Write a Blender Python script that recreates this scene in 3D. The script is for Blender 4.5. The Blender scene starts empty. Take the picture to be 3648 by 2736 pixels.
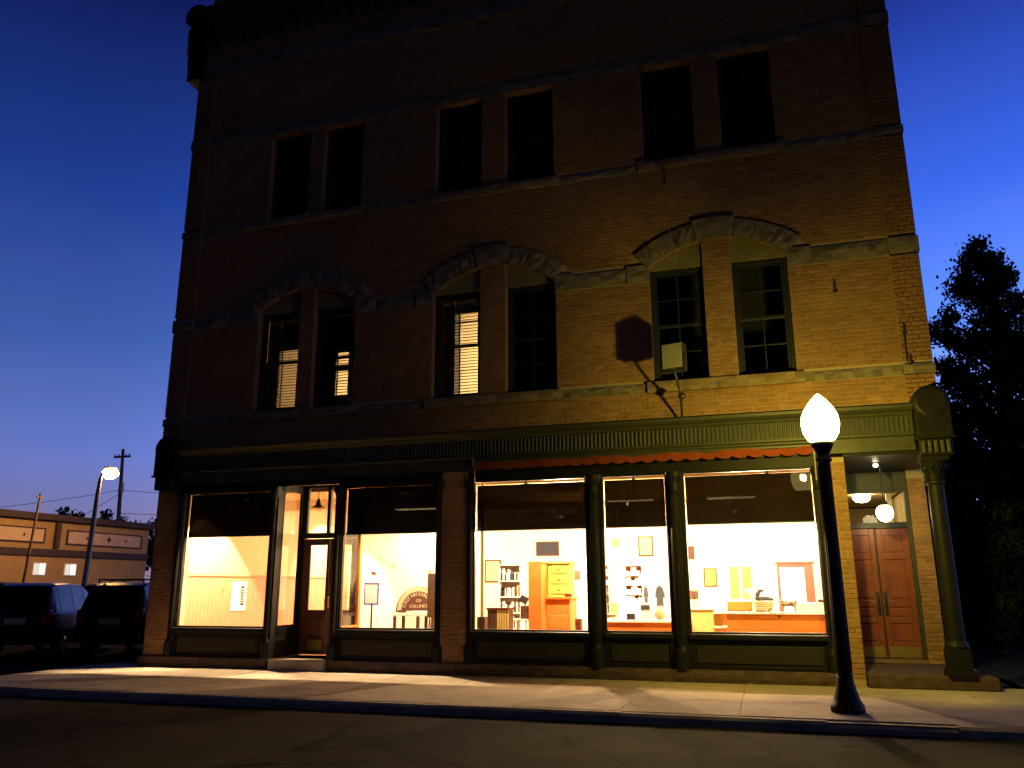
import bpy, bmesh, math, random
import numpy as np
from mathutils import Matrix, Vector
from mathutils.geometry import tessellate_polygon

random.seed(7)
rng = np.random.default_rng(11)
S = bpy.context.scene
COL = S.collection
PI = math.pi
rad = math.radians

# ------------------------------------------------------------------ camera
cam_d = bpy.data.cameras.new('camera')
cam = bpy.data.objects.new('camera', cam_d)
COL.objects.link(cam)
cam_d.sensor_fit = 'HORIZONTAL'
cam_d.sensor_width = 36.0
cam_d.lens = 28.5
cam_d.clip_start = 0.1
cam_d.clip_end = 3000
cam.matrix_world = (Matrix.Translation((0, -15.2, 1.6)) @ Matrix.Rotation(rad(17.098), 4, 'Z')
                    @ Matrix.Rotation(rad(90 + 14.084), 4, 'X') @ Matrix.Rotation(rad(-0.191), 4, 'Z'))
S.camera = cam

# ------------------------------------------------------------------ dusk sky (after sunset, afterglow off to the right)
SKY_STRENGTH = 1.0
W = bpy.data.worlds.new('World')
S.world = W
W.use_nodes = True
nt = W.node_tree
nt.nodes.clear()


def N(tree, kind, **kw):
    n = tree.nodes.new(kind)
    for k, v in kw.items():
        if k == 'inp':
            for a, b in v.items():
                n.inputs[a].default_value = b
        else:
            setattr(n, k, v)
    return n


def ramp(tree, stops, interp='LINEAR'):
    n = tree.nodes.new('ShaderNodeValToRGB')
    n.color_ramp.interpolation = interp
    e = n.color_ramp.elements
    while len(e) < len(stops):
        e.new(0.5)
    for i, (p, c) in enumerate(stops):
        e[i].position = p
        e[i].color = (c[0], c[1], c[2], 1)
    return n


def lin(r, g, b):
    f = lambda v: (v / 255 / 12.92) if v / 255 <= 0.04045 else ((v / 255 + 0.055) / 1.055) ** 2.4
    return (f(r), f(g), f(b))


tc = N(nt, 'ShaderNodeTexCoord')
sep = N(nt, 'ShaderNodeSeparateXYZ')
nt.links.new(tc.outputs['Generated'], sep.inputs[0])
elev = ramp(nt, [(0.0, lin(222, 180, 222)), (0.06, lin(196, 186, 246)), (0.14, tuple(f * v for f, v in zip((1.18, 1.18, 1.5), lin(148, 176, 255)))), (0.27, tuple(1.05 * v for v in lin(96, 142, 255))),
                 (0.42, lin(54, 98, 222)), (0.60, lin(28, 44, 132)), (1.0, lin(10, 16, 56))])
nt.links.new(sep.outputs['Z'], elev.inputs[0])
# brighter towards the afterglow, dark on the far side of the sky
dot = N(nt, 'ShaderNodeVectorMath', operation='DOT_PRODUCT')
dot.inputs[1].default_value = (math.sin(rad(38)), math.cos(rad(38)), 0.12)
nt.links.new(tc.outputs['Generated'], dot.inputs[0])
glow = ramp(nt, [(0.0, (0.008,) * 3), (0.35, (0.035,) * 3), (0.55, (0.38,) * 3), (0.75, (0.66,) * 3), (0.92, (1.15,) * 3), (1.0, (1.25,) * 3)], 'EASE')
mr = N(nt, 'ShaderNodeMapRange', inp={'From Min': -1.0, 'From Max': 1.0})
nt.links.new(dot.outputs['Value'], mr.inputs['Value'])
nt.links.new(mr.outputs['Result'], glow.inputs[0])
# thin high cloud streaks near the horizon
mp = N(nt, 'ShaderNodeMapping')
mp.inputs['Scale'].default_value = (1.5, 1.5, 9.0)
nz = N(nt, 'ShaderNodeTexNoise', inp={'Scale': 2.2, 'Detail': 5.0, 'Roughness': 0.55})
nt.links.new(tc.outputs['Generated'], mp.inputs[0])
nt.links.new(mp.outputs[0], nz.inputs['Vector'])
cl = ramp(nt, [(0.0, (0.93, 0.95, 1.0)), (0.45, (0.98, 0.98, 1.0)), (0.60, (1.06, 0.98, 0.98)), (0.75, (1.30, 1.04, 1.0)), (1.0, (1.4, 1.06, 1.0))])
nt.links.new(nz.outputs['Fac'], cl.inputs[0])
m1 = N(nt, 'ShaderNodeMix', data_type='RGBA', blend_type='MULTIPLY')
m1.inputs[0].default_value = 1.0
nt.links.new(elev.outputs[0], m1.inputs[6])
nt.links.new(glow.outputs[0], m1.inputs[7])
m2 = N(nt, 'ShaderNodeMix', data_type='RGBA', blend_type='MULTIPLY')
m2.inputs[0].default_value = 1.0
nt.links.new(m1.outputs[2], m2.inputs[6])
nt.links.new(cl.outputs[0], m2.inputs[7])
bg = N(nt, 'ShaderNodeBackground', inp={'Strength': SKY_STRENGTH})
nt.links.new(m2.outputs[2], bg.inputs['Color'])
wo = N(nt, 'ShaderNodeOutputWorld')
nt.links.new(bg.outputs[0], wo.inputs[0])

# ------------------------------------------------------------------ exposure / sampling
S.view_settings.view_transform = 'Standard'
S.view_settings.look = 'None'
S.view_settings.exposure = 0.0
S.view_settings.gamma = 1.0
S.render.engine = 'CYCLES'
S.cycles.use_denoising = True
S.cycles.max_bounces = 8
S.cycles.diffuse_bounces = 4
S.cycles.transparent_max_bounces = 24
S.cycles.sample_clamp_indirect = 6.0
S.cycles.caustics_reflective = False
S.cycles.caustics_refractive = False

# ================================================================== materials
MATS = {}


def mat(name, color, rough=0.7, var=0.15, scale=6.0, bump=0.0, bscale=40.0, metal=0.0, island=0.0, spec=0.4, stain=None, crack=0.0):
    """Principled with noise mottling, optional per-island variation, bump and large stains."""
    if name in MATS:
        return MATS[name]
    m = bpy.data.materials.new(name)
    m.use_nodes = True
    t = m.node_tree
    b = t.nodes['Principled BSDF']
    b.inputs['Roughness'].default_value = rough
    b.inputs['Metallic'].default_value = metal
    b.inputs['Specular IOR Level'].default_value = spec
    geo = N(t, 'ShaderNodeNewGeometry')
    nz = N(t, 'ShaderNodeTexNoise', inp={'Scale': scale, 'Detail': 6.0, 'Roughness': 0.6})
    t.links.new(geo.outputs['Position'], nz.inputs['Vector'])
    mr = N(t, 'ShaderNodeMapRange', inp={'From Min': 0.3, 'From Max': 0.7, 'To Min': 1 - var, 'To Max': 1 + var})
    t.links.new(nz.outputs['Fac'], mr.inputs['Value'])
    val = mr.outputs['Result']
    if island:
        g = N(t, 'ShaderNodeNewGeometry')
        oi = N(t, 'ShaderNodeObjectInfo')
        add = N(t, 'ShaderNodeMath', operation='ADD')
        t.links.new(g.outputs['Random Per Island'], add.inputs[0])
        t.links.new(oi.outputs['Random'], add.inputs[1])
        fr = N(t, 'ShaderNodeMath', operation='FRACT')
        t.links.new(add.outputs[0], fr.inputs[0])
        mi = N(t, 'ShaderNodeMapRange', inp={'To Min': 1 - island, 'To Max': 1 + island})
        t.links.new(fr.outputs[0], mi.inputs['Value'])
        mu = N(t, 'ShaderNodeMath', operation='MULTIPLY')
        t.links.new(val, mu.inputs[0])
        t.links.new(mi.outputs['Result'], mu.inputs[1])
        val = mu.outputs[0]
    sc = N(t, 'ShaderNodeVectorMath', operation='SCALE')
    sc.inputs[0].default_value = color
    t.links.new(val, sc.inputs['Scale'])
    out = sc.outputs[0]
    if stain:
        sn = N(t, 'ShaderNodeTexNoise', inp={'Scale': stain[0], 'Detail': 4.0, 'Roughness': 0.65})
        t.links.new(geo.outputs['Position'], sn.inputs['Vector'])
        sr = ramp(t, [(0.40, (0, 0, 0)), (0.62, (1, 1, 1))])
        t.links.new(sn.outputs['Fac'], sr.inputs[0])
        mx = N(t, 'ShaderNodeMix', data_type='RGBA')
        sm = N(t, 'ShaderNodeMath', operation='MULTIPLY')
        sm.inputs[1].default_value = stain[2]
        t.links.new(sr.outputs[0], sm.inputs[0])
        t.links.new(sm.outputs[0], mx.inputs[0])
        t.links.new(out, mx.inputs[6])
        mx.inputs[7].default_value = (*stain[1], 1)
        out = mx.outputs[2]
    if crack:
        wn = N(t, 'ShaderNodeTexNoise', inp={'Scale': 1.3, 'Detail': 5.0, 'Roughness': 0.7})
        t.links.new(geo.outputs['Position'], wn.inputs['Vector'])
        wm = N(t, 'ShaderNodeVectorMath', operation='MULTIPLY_ADD')
        wm.inputs[1].default_value = (0.9, 0.9, 0.0)
        t.links.new(wn.outputs['Color'], wm.inputs[0])
        t.links.new(geo.outputs['Position'], wm.inputs[2])
        vo_ = N(t, 'ShaderNodeTexVoronoi', feature='DISTANCE_TO_EDGE', inp={'Scale': crack})
        t.links.new(wm.outputs[0], vo_.inputs['Vector'])
        cr = ramp(t, [(0.0, (0.35, 0.35, 0.35)), (0.006, (0.45, 0.45, 0.45)), (0.014, (1, 1, 1))])
        t.links.new(vo_.outputs['Distance'], cr.inputs[0])
        cm = N(t, 'ShaderNodeMix', data_type='RGBA', blend_type='MULTIPLY')
        cm.inputs[0].default_value = 1.0
        t.links.new(out, cm.inputs[6])
        t.links.new(cr.outputs[0], cm.inputs[7])
        out = cm.outputs[2]
    t.links.new(out, b.inputs['Base Color'])
    if bump:
        bn = N(t, 'ShaderNodeTexNoise', inp={'Scale': bscale, 'Detail': 5.0, 'Roughness': 0.65})
        t.links.new(geo.outputs['Position'], bn.inputs['Vector'])
        bp = N(t, 'ShaderNodeBump', inp={'Strength': bump, 'Distance': 0.02})
        t.links.new(bn.outputs['Fac'], bp.inputs['Height'])
        t.links.new(bp.outputs[0], b.inputs['Normal'])
    MATS[name] = m
    return m


def emit(name, color, strength):
    if name in MATS:
        return MATS[name]
    m = bpy.data.materials.new(name)
    m.use_nodes = True
    t = m.node_tree
    t.nodes.clear()
    e = N(t, 'ShaderNodeEmission', inp={'Color': (*color, 1), 'Strength': strength})
    o = N(t, 'ShaderNodeOutputMaterial')
    t.links.new(e.outputs[0], o.inputs[0])
    MATS[name] = m
    return m


def glass(name, tint=(0.95, 0.97, 0.95), gloss=1.0, rough=0.0):
    """thin window glass: straight-through transparency plus fresnel reflection"""
    if name in MATS:
        return MATS[name]
    m = bpy.data.materials.new(name)
    m.use_nodes = True
    t = m.node_tree
    t.nodes.clear()
    tr = N(t, 'ShaderNodeBsdfTransparent', inp={'Color': (*tint, 1)})
    gl = N(t, 'ShaderNodeBsdfGlossy', inp={'Color': (0.9, 0.9, 0.9, 1), 'Roughness': rough})
    fr = N(t, 'ShaderNodeFresnel', inp={'IOR': 1.45})
    mu = N(t, 'ShaderNodeMath', operation='MULTIPLY')
    mu.inputs[1].default_value = gloss
    t.links.new(fr.outputs[0], mu.inputs[0])
    mx = N(t, 'ShaderNodeMixShader')
    t.links.new(mu.outputs[0], mx.inputs[0])
    t.links.new(tr.outputs[0], mx.inputs[1])
    t.links.new(gl.outputs[0], mx.inputs[2])
    o = N(t, 'ShaderNodeOutputMaterial')
    t.links.new(mx.outputs[0], o.inputs[0])
    MATS[name] = m
    return m


def mesh_fabric(name, color, through):
    """woven fabric that lets a little of the light straight through"""
    if name in MATS:
        return MATS[name]
    m = bpy.data.materials.new(name)
    m.use_nodes = True
    t = m.node_tree
    t.nodes.clear()
    d = N(t, 'ShaderNodeBsdfDiffuse', inp={'Color': (*color, 1)})
    tr = N(t, 'ShaderNodeBsdfTransparent', inp={'Color': (1, 0.8, 0.5, 1)})
    nz = N(t, 'ShaderNodeTexNoise', inp={'Scale': 3.0, 'Detail': 4.0})
    tcn = N(t, 'ShaderNodeTexCoord')
    t.links.new(tcn.outputs['Object'], nz.inputs['Vector'])
    mr = N(t, 'ShaderNodeMapRange', inp={'From Min': 0.3, 'From Max': 0.7, 'To Min': through * 0.7, 'To Max': through * 1.3})
    t.links.new(nz.outputs['Fac'], mr.inputs['Value'])
    mx = N(t, 'ShaderNodeMixShader')
    t.links.new(mr.outputs['Result'], mx.inputs[0])
    t.links.new(d.outputs[0], mx.inputs[1])
    t.links.new(tr.outputs[0], mx.inputs[2])
    o = N(t, 'ShaderNodeOutputMaterial')
    t.links.new(mx.outputs[0], o.inputs[0])
    MATS[name] = m
    return m


M_BRICK = mat('brick', (0.29, 0.155, 0.065), 0.85, 0.18, 14, 0.35, 60, island=0.20, spec=0.15, stain=(0.45, (0.17, 0.085, 0.036), 0.55))
M_MORTAR = mat('mortar', (0.34, 0.26, 0.15), 0.95, 0.2, 20, 0.2, 90, spec=0.1)
M_STONE = mat('rock_faced_stone', (0.165, 0.135, 0.095), 0.9, 0.3, 5, 0.9, 14, island=0.28, spec=0.2)
M_SILL = mat('dressed_stone', (0.21, 0.15, 0.085), 0.85, 0.2, 5, 0.3, 30, island=0.2, spec=0.2)
M_IRON = mat('green_painted_iron', (0.011, 0.011, 0.008), 0.5, 0.2, 9, 0.12, 50, spec=0.15)
M_IRON_L = mat('cornice_sheet_metal', (0.042, 0.043, 0.024), 0.45, 0.25, 7, 0.15, 40, spec=0.35, stain=(1.2, (0.04, 0.04, 0.03), 0.5))
M_DARKWOOD = mat('dark_green_wood', (0.035, 0.04, 0.03), 0.5, 0.2, 9, 0.1, 40)
M_BULK = mat('bulkhead_panel_paint', (0.026, 0.022, 0.015), 0.5, 0.2, 7, 0.1, 40, spec=0.15)
M_TYMP = mat('tympanum_paint', (0.17, 0.15, 0.07), 0.6, 0.2, 6, 0.1, 40)
M_SASH = mat('black_sash_paint', (0.016, 0.018, 0.02), 0.5, 0.2, 8)
M_GLASS = glass('window_glass', gloss=0.22)
M_GLASS_UP = glass('upper_window_glass', (0.8, 0.85, 0.85), 1.0, 0.02)
M_SHADE = mesh_fabric('brown_roller_shade', (0.012, 0.007, 0.003), 0.0026)
M_SHADE_D = mesh_fabric('dark_roller_shade', (0.012, 0.009, 0.007), 0.0008)
M_PLINTH = mat('plinth_stone', (0.085, 0.055, 0.04), 0.9, 0.3, 5, 0.7, 18, island=0.2, spec=0.2)
M_CONC = mat('sidewalk_concrete', (0.38, 0.31, 0.235), 0.92, 0.16, 3.0, 0.25, 120, island=0.12, spec=0.06, stain=(0.8, (0.26, 0.205, 0.15), 0.6))
M_KERB = mat('kerb_concrete', (0.31, 0.25, 0.18), 0.95, 0.22, 6.0, 0.5, 30, island=0.15, spec=0.03)
M_ASPH = mat('asphalt', (0.028, 0.0235, 0.018), 0.95, 0.35, 1.2, 0.5, 160, spec=0.03, stain=(0.35, (0.018, 0.016, 0.014), 0.7), crack=0.42)
M_PAINTLINE = mat('worn_line_paint', (0.026, 0.021, 0.015), 0.95, 0.5, 9, 0.2, 60, spec=0.02)
M_GRASS = mat('lawn', (0.030, 0.040, 0.016), 0.95, 0.4, 2.0, 0.8, 50, spec=0.1)
M_PATH = mat('path_gravel', (0.20, 0.15, 0.10), 0.95, 0.3, 3, 0.4, 60, spec=0.1)
M_DOOR = mat('red_brown_door_wood', (0.20, 0.05, 0.024), 0.38, 0.25, 4.0, 0.1, 30, spec=0.5)
M_BRASS = mat('brass', (0.55, 0.40, 0.12), 0.35, 0.15, 20, metal=0.9)
M_BLACK = mat('black_metal', (0.022, 0.022, 0.020), 0.45, 0.2, 12, spec=0.5)
M_POLE = mat('lamp_post_paint', (0.026, 0.021, 0.010), 0.5, 0.2, 12, 0.1, 60, spec=0.12)
M_AWN = mat('red_awning_canvas', (0.20, 0.040, 0.014), 0.9, 0.2, 8, 0.2, 80, spec=0.1)
M_PLASTER = mat('peach_wall_paint', (0.62, 0.42, 0.24), 0.85, 0.05, 2.0)
M_WHITE = mat('white_wall_paint', (0.80, 0.77, 0.68), 0.85, 0.04, 2.0)
M_WAINS = mat('wainscot_wood', (0.50, 0.24, 0.14), 0.55, 0.10, 5.0)
M_CEIL = mat('tan_ceiling', (0.66, 0.50, 0.28), 0.8, 0.06, 2.0)
M_FLOOR = mat('shop_floor_wood', (0.36, 0.19, 0.10), 0.45, 0.2, 4.0)
M_ORANGE = mat('orange_stained_wood', (0.58, 0.16, 0.025), 0.5, 0.10, 5.0)
M_YELLOWW = mat('pale_yellow_wood', (0.62, 0.46, 0.17), 0.55, 0.08, 5.0)
M_LIME = mat('pale_green_paint', (0.40, 0.56, 0.10), 0.6, 0.06, 4.0)
M_BROWN = mat('brown_board', (0.075, 0.034, 0.02), 0.6, 0.15, 6.0)
M_MAHOG = mat('mahogany', (0.11, 0.022, 0.012), 0.5, 0.15, 6.0)
M_PAPER = mat('white_paper', (0.80, 0.80, 0.78), 0.8, 0.05, 6.0)
M_INK = mat('dark_ink', (0.03, 0.025, 0.025), 0.7, 0.1, 10)
M_CLOTH = mat('navy_cloth', (0.035, 0.04, 0.06), 0.9, 0.2, 20)
M_BLUE = mat('blue_frame', (0.04, 0.05, 0.35), 0.5, 0.1, 10)
M_SIGNB = mat('sign_brown', (0.11, 0.045, 0.030), 0.6, 0.1, 8)
M_SIGNL = mat('sign_cream', (0.62, 0.48, 0.30), 0.6, 0.1, 8)
M_DARKROOM = mat('shade_toned_wall', (0.06, 0.05, 0.045), 0.9, 0.1, 3)  # dark tone stands in for the shade of unlit rooms
M_RUB = mat('tyre_rubber', (0.02, 0.02, 0.02), 0.9, 0.2, 20)
M_CARG = mat('car_glass_tint', (0.010, 0.011, 0.012), 0.12, 0.05, 5, spec=0.25)
M_TAIL = mat('tail_lamp_red', (0.40, 0.02, 0.012), 0.12, 0.1, 8, spec=0.8)
M_CHROME = mat('chrome', (0.6, 0.6, 0.6), 0.15, 0.05, 8, metal=1.0)
M_WOODPOLE = mat('weathered_pole_wood', (0.17, 0.12, 0.07), 0.9, 0.3, 6)
M_GALV = mat('galvanised_steel', (0.30, 0.27, 0.18), 0.5, 0.15, 10, metal=0.4)
M_BARK = mat('bark', (0.07, 0.05, 0.035), 0.95, 0.3, 8, 0.6, 20)


def leaf_mat(name, c):
    m = mat(name, c, 0.7, 0.35, 0.9, island=0.35, spec=0.25)
    return m


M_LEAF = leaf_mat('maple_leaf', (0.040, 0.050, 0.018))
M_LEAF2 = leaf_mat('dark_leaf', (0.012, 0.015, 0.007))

# ================================================================== mesh helpers


class MB:
    def __init__(self):
        self.v = []
        self.f = []

    def quad(self, *p):
        n = len(self.v)
        self.v += [tuple(q) for q in p]
        self.f.append(tuple(range(n, n + len(p))))
        return self

    def box(self, x0, x1, y0, y1, z0, z1, M=None):
        n = len(self.v)
        P = [(x0, y0, z0), (x1, y0, z0), (x1, y1, z0), (x0, y1, z0), (x0, y0, z1), (x1, y0, z1), (x1, y1, z1), (x0, y1, z1)]
        if M is not None:
            P = [tuple(M @ Vector(p)) for p in P]
        self.v += P
        self.f += [tuple(n + i for i in q) for q in ((0, 3, 2, 1), (4, 5, 6, 7), (0, 1, 5, 4), (1, 2, 6, 5), (2, 3, 7, 6), (3, 0, 4, 7))]
        return self

    def tube(self, p0, p1, r0, r1=None, n=10, cap=True):
        r1 = r0 if r1 is None else r1
        p0, p1 = Vector(p0), Vector(p1)
        d = (p1 - p0).normalized()
        a = d.orthogonal().normalized()
        b = d.cross(a)
        k = len(self.v)
        for p, r in ((p0, r0), (p1, r1)):
            for i in range(n):
                t = 2 * PI * i / n
                self.v.append(tuple(p + (a * math.cos(t) + b * math.sin(t)) * r))
        for i in range(n):
            j = (i + 1) % n
            self.f.append((k + i, k + j, k + n + j, k + n + i))
        if cap:
            self.f.append(tuple(k + i for i in reversed(range(n))))
            self.f.append(tuple(k + n + i for i in range(n)))
        return self

    def path(self, pts, radii, n=8):
        for i in range(len(pts) - 1):
            self.tube(pts[i], pts[i + 1], radii[i], radii[i + 1], n)
        return self

    def lathe(self, prof, cx, cy, n=20, axis='Z', cz=0):
        """prof: list of (r, h) around a vertical axis at cx, cy"""
        k = len(self.v)
        for r, h in prof:
            for i in range(n):
                t = 2 * PI * i / n
                if axis == 'Z':
                    self.v.append((cx + r * math.cos(t), cy + r * math.sin(t), h))
                else:
                    self.v.append((cx + r * math.cos(t), h, cz + r * math.sin(t)))
        for j in range(len(prof) - 1):
            for i in range(n):
                a, b = k + j * n + i, k + j * n + (i + 1) % n
                self.f.append((a, b, b + n, a + n))
        self.f.append(tuple(k + i for i in reversed(range(n))))
        m = k + (len(prof) - 1) * n
        self.f.append(tuple(m + i for i in range(n)))
        return self

    def prism(self, poly, y0, y1, plane='XZ'):
        """extrude a polygon (list of 2D) along the remaining axis"""
        n = len(poly)
        k = len(self.v)
        for y in (y0, y1):
            for a, b in poly:
                self.v.append({'XZ': (a, y, b), 'YZ': (y, a, b), 'XY': (a, b, y)}[plane])
        self.f.append(tuple(k + i for i in range(n)))
        self.f.append(tuple(k + n + i for i in reversed(range(n))))
        for i in range(n):
            j = (i + 1) % n
            self.f.append((k + j, k + i, k + n + i, k + n + j))
        return self

    def mesh(self, name, m, smooth=False):
        me = bpy.data.meshes.new(name)
        me.from_pydata(self.v, [], self.f)
        bm = bmesh.new()
        bm.from_mesh(me)
        bmesh.ops.recalc_face_normals(bm, faces=bm.faces)
        bm.to_mesh(me)
        bm.free()
        if m:
            me.materials.append(m)
        if smooth:
            for p in me.polygons:
                p.use_smooth = True
        return me

    def build(self, name, m, parent=None, bevel=0, smooth=False):
        return put(name, self.mesh(name, m, smooth), parent, bevel, smooth)


def put(name, me, parent=None, bevel=0, smooth=False, loc=None, rot=None, scale=None):
    o = bpy.data.objects.new(name, me)
    COL.objects.link(o)
    if parent is not None:
        o.parent = parent
        p = parent
        T = Matrix.Identity(4)
        while p is not None:
            T = p.matrix_basis if p.parent is None else T
            p = p.parent
        # every parent that is itself a child sits at its own root's origin
        o.matrix_parent_inverse = PINV.get(parent.name, Matrix.Identity(4))
    if loc is not None:
        o.location = loc
    if rot is not None:
        o.rotation_euler = rot
    if scale is not None:
        o.scale = scale
    PINV[o.name] = (Matrix.Identity(4) if loc is None and rot is None and scale is None else None) or Matrix.Identity(4)
    if bevel:
        b = o.modifiers.new('edge', 'BEVEL')
        b.width = bevel
        b.segments = 2
        b.limit_method = 'ANGLE'
    return o


PINV = {}


def thing(name, label, cat, loc=(0, 0, 0), group=None, rotz=0):
    """Empty at a thing's base; children are given in world coordinates unless rotz/local building is used"""
    o = bpy.data.objects.new(name, None)
    o.empty_display_size = 0.2
    COL.objects.link(o)
    o.location = loc
    o.rotation_euler = (0, 0, rotz)
    o['label'] = label
    o['category'] = cat
    if group:
        o['group'] = group
    PINV[o.name] = (Matrix.Translation(loc) @ Matrix.Rotation(rotz, 4, 'Z')).inverted()
    return o


def tag(o, label=None, cat=None, group=None, kind=None):
    if label:
        o['label'] = label
    if cat:
        o['category'] = cat
    if group:
        o['group'] = group
    if kind:
        o['kind'] = kind
    return o


def struct(o):
    o['kind'] = 'structure'
    return o


def lamp(name, parent, loc, color, watts, size=0.06, kind='POINT', rot=None, spot=None, blend=0.15):
    l = bpy.data.lights.new(name, kind)
    l.energy = watts
    l.color = color
    if kind == 'AREA':
        l.size = size
    else:
        l.shadow_soft_size = size
    if kind == 'SPOT':
        l.spot_size = spot
        l.spot_blend = blend
    o = bpy.data.objects.new(name, l)
    COL.objects.link(o)
    if parent is not None:
        o.parent = parent
        o.matrix_parent_inverse = PINV.get(parent.name, Matrix.Identity(4))
    o.location = loc
    if rot is not None:
        o.rotation_euler = rot
    return o


def text_mesh(txt, size, extrude=0.0, align='CENTER', shear=0.0, bold=0.0):
    c = bpy.data.curves.new('t', 'FONT')
    c.body = txt
    c.size = size
    c.extrude = extrude
    c.align_x = align
    c.shear = shear
    c.offset = bold
    o = bpy.data.objects.new('t', c)
    COL.objects.link(o)
    dg = bpy.context.evaluated_depsgraph_get()
    me = bpy.data.meshes.new_from_object(o.evaluated_get(dg))
    bpy.data.objects.remove(o)
    return me


def join_meshes(items, name, m):
    """items: (mesh, matrix)"""
    v, f = [], []
    for me, M in items:
        k = len(v)
        v += [tuple(M @ x.co) for x in me.vertices]
        f += [tuple(k + i for i in p.vertices) for p in me.polygons]
    out = bpy.data.meshes.new(name)
    out.from_pydata(v, [], f)
    out.materials.append(m)
    return out


UPRIGHT = Matrix.Rotation(PI / 2, 4, 'X')

# ================================================================== SETTING: ground, road, sidewalk
g = MB()
g.quad((-600, -400, -0.14), (600, -400, -0.14), (600, 1200, -0.14), (-600, 1200, -0.14))
struct(g.build('ground', M_GRASS))
g = MB()
g.quad((-60, -40, -0.13), (60, -40, -0.13), (60, -3.6, -0.13), (-60, -3.6, -0.13))
struct(g.build('road', M_ASPH))
g = MB()
g.quad((-60, -3.6, -0.1295), (-14.3, -3.6, -0.1295), (-14.3, 60, -0.1295), (-60, 60, -0.1295))
struct(g.build('parking_lot', M_ASPH))
# painted bay lines, worn
for i, x in enumerate((-9.1, -2.75, 3.7)):
    o = MB().quad((x - 0.05, -6.9, -0.126), (x + 0.06, -6.9, -0.126), (x + 0.06, -5.35, -0.126), (x - 0.05, -5.35, -0.126)).build('bay_line', M_PAINTLINE)
    struct(o)

walk = MB().box(-14.2, 26, -3.74, 0.4, -0.2, -0.012).build('sidewalk', M_MORTAR)
struct(walk)
joints = [-14.2, -13.0, -11.4, -9.85, -8.3, -6.75, -5.2, -3.55, -2.05, -0.5, 1.15, 2.75, 4.3, 5.85, 7.4, 9.0, 10.6, 12.2]
for i in range(len(joints) - 1):
    a, b = joints[i] + 0.007, joints[i + 1] - 0.007
    for (y0, y1) in ((-3.73, 0.35),):
        dz = random.uniform(-0.004, 0.004)
        MB().box(a, b, y0, y1, -0.05, dz).build('slab', M_CONC, walk, bevel=0.008)
kerb = MB().box(-14.6, 26, -3.86, -3.745, -0.3, -0.02).build('kerb', M_MORTAR)
struct(kerb)
xs = [-14.6, -12.1, -9.6, -7.1, -4.6, -2.0, 0.55, 2.0, 4.5, 7.0, 9.5, 12]
for i in range(len(xs) - 1):
    dz = random.uniform(-0.012, 0.004) - (0.03 if i == 6 else 0)
    k = MB()
    n = 10
    x0, x1 = xs[i] + 0.005, xs[i + 1] - 0.005
    rows = []
    for j in range(n + 1):
        x = x0 + (x1 - x0) * j / n
        e = random.uniform(0, 0.022)
        rows.append([(x, -3.92 + random.uniform(0, 0.012), -0.2), (x, -3.90 + e * 0.5, dz - 0.035), (x, -3.87 + e, dz), (x, -3.75, dz), (x, -3.75, -0.2)])
    for j in range(n):
        for q in range(4):
            k.quad(rows[j][q], rows[j + 1][q], rows[j + 1][q + 1], rows[j][q + 1])
    k.quad(*rows[0])
    k.quad(*rows[-1])
    k.build('kerb_stone', M_KERB, kerb)
# lawn and path right of the building
o = MB().quad((3.9, 0.42, -0.03), (60, 0.42, -0.03), (60, 80, -0.03), (3.9, 80, -0.03)).build('lawn', M_GRASS)
struct(o)
o = MB().quad((4.4, 24.0, -0.02), (40, 26, -0.02), (40, 30.5, -0.02), (4.4, 28.5, -0.02)).build('footpath', M_PATH)
struct(o)
# open ground far away to the left behind the lot
rngl = random.Random(3)

# ================================================================== THE BUILDING
B = thing('corner_commercial_building', 'three storey dark brick commercial block with lit shop front and arched windows', 'building', (-5, 0, 0))
XL, XR = -13.06, 3.02
ZTOP = 15.7
BAYS = (-9.52, -5.09, -0.53)
WHALF = {0: (-10.74, -9.68, -9.31, -8.29), 1: (-6.44, -5.37, -4.81, -3.74), 2: (-1.83, -0.79, -0.25, 0.77)}
RI, RT = 2.095, 0.38
ARC_CZ = 6.105

windows = []  # (xl,xr,z0,ztop,kind,bay,idx)
for b in range(3):
    a = WHALF[b]
    for i in range(2):
        windows.append((a[2 * i], a[2 * i + 1], 5.40, 7.72, 2, b, i))
        windows.append((a[2 * i], a[2 * i + 1], 10.03, 12.27, 3, b, i))


def arc_z(b, x, r=RI):
    dx = x - BAYS[b]
    return ARC_CZ + math.sqrt(max(0.0, r * r - dx * dx))


def hole_poly(w):
    xl, xr, z0, z1, k, b, i = w
    if k == 3:
        return [(xl, z0), (xr, z0), (xr, z1), (xl, z1)]
    P = [(xl, z0), (xr, z0)]
    for j in range(9):
        x = xr + (xl - xr) * j / 8
        P.append((x, max(arc_z(b, x), z1)))
    return P


# ---- backing wall with the openings cut out
facade = MB()
outer = [(XL, 4.30), (XR, 4.30), (XR, ZTOP), (XL, ZTOP)]
polys = [outer] + [hole_poly(w) for w in windows]
tess = tessellate_polygon([[Vector((x, 0.012, z)) for x, z in P] for P in polys])
flat = [(x, 0.012, z) for P in polys for x, z in P]
facade.v = list(flat)
facade.f = [tuple(t) for t in tess]
wall_o = facade.build('facade_wall', M_MORTAR, B)

# ---- bricks
CH, BL = 0.08, 0.222
BELTS = [(5.20, 5.385), (7.46, 7.77), (9.86, 10.03), (12.27, 12.52), (14.30, 14.62)]


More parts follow.
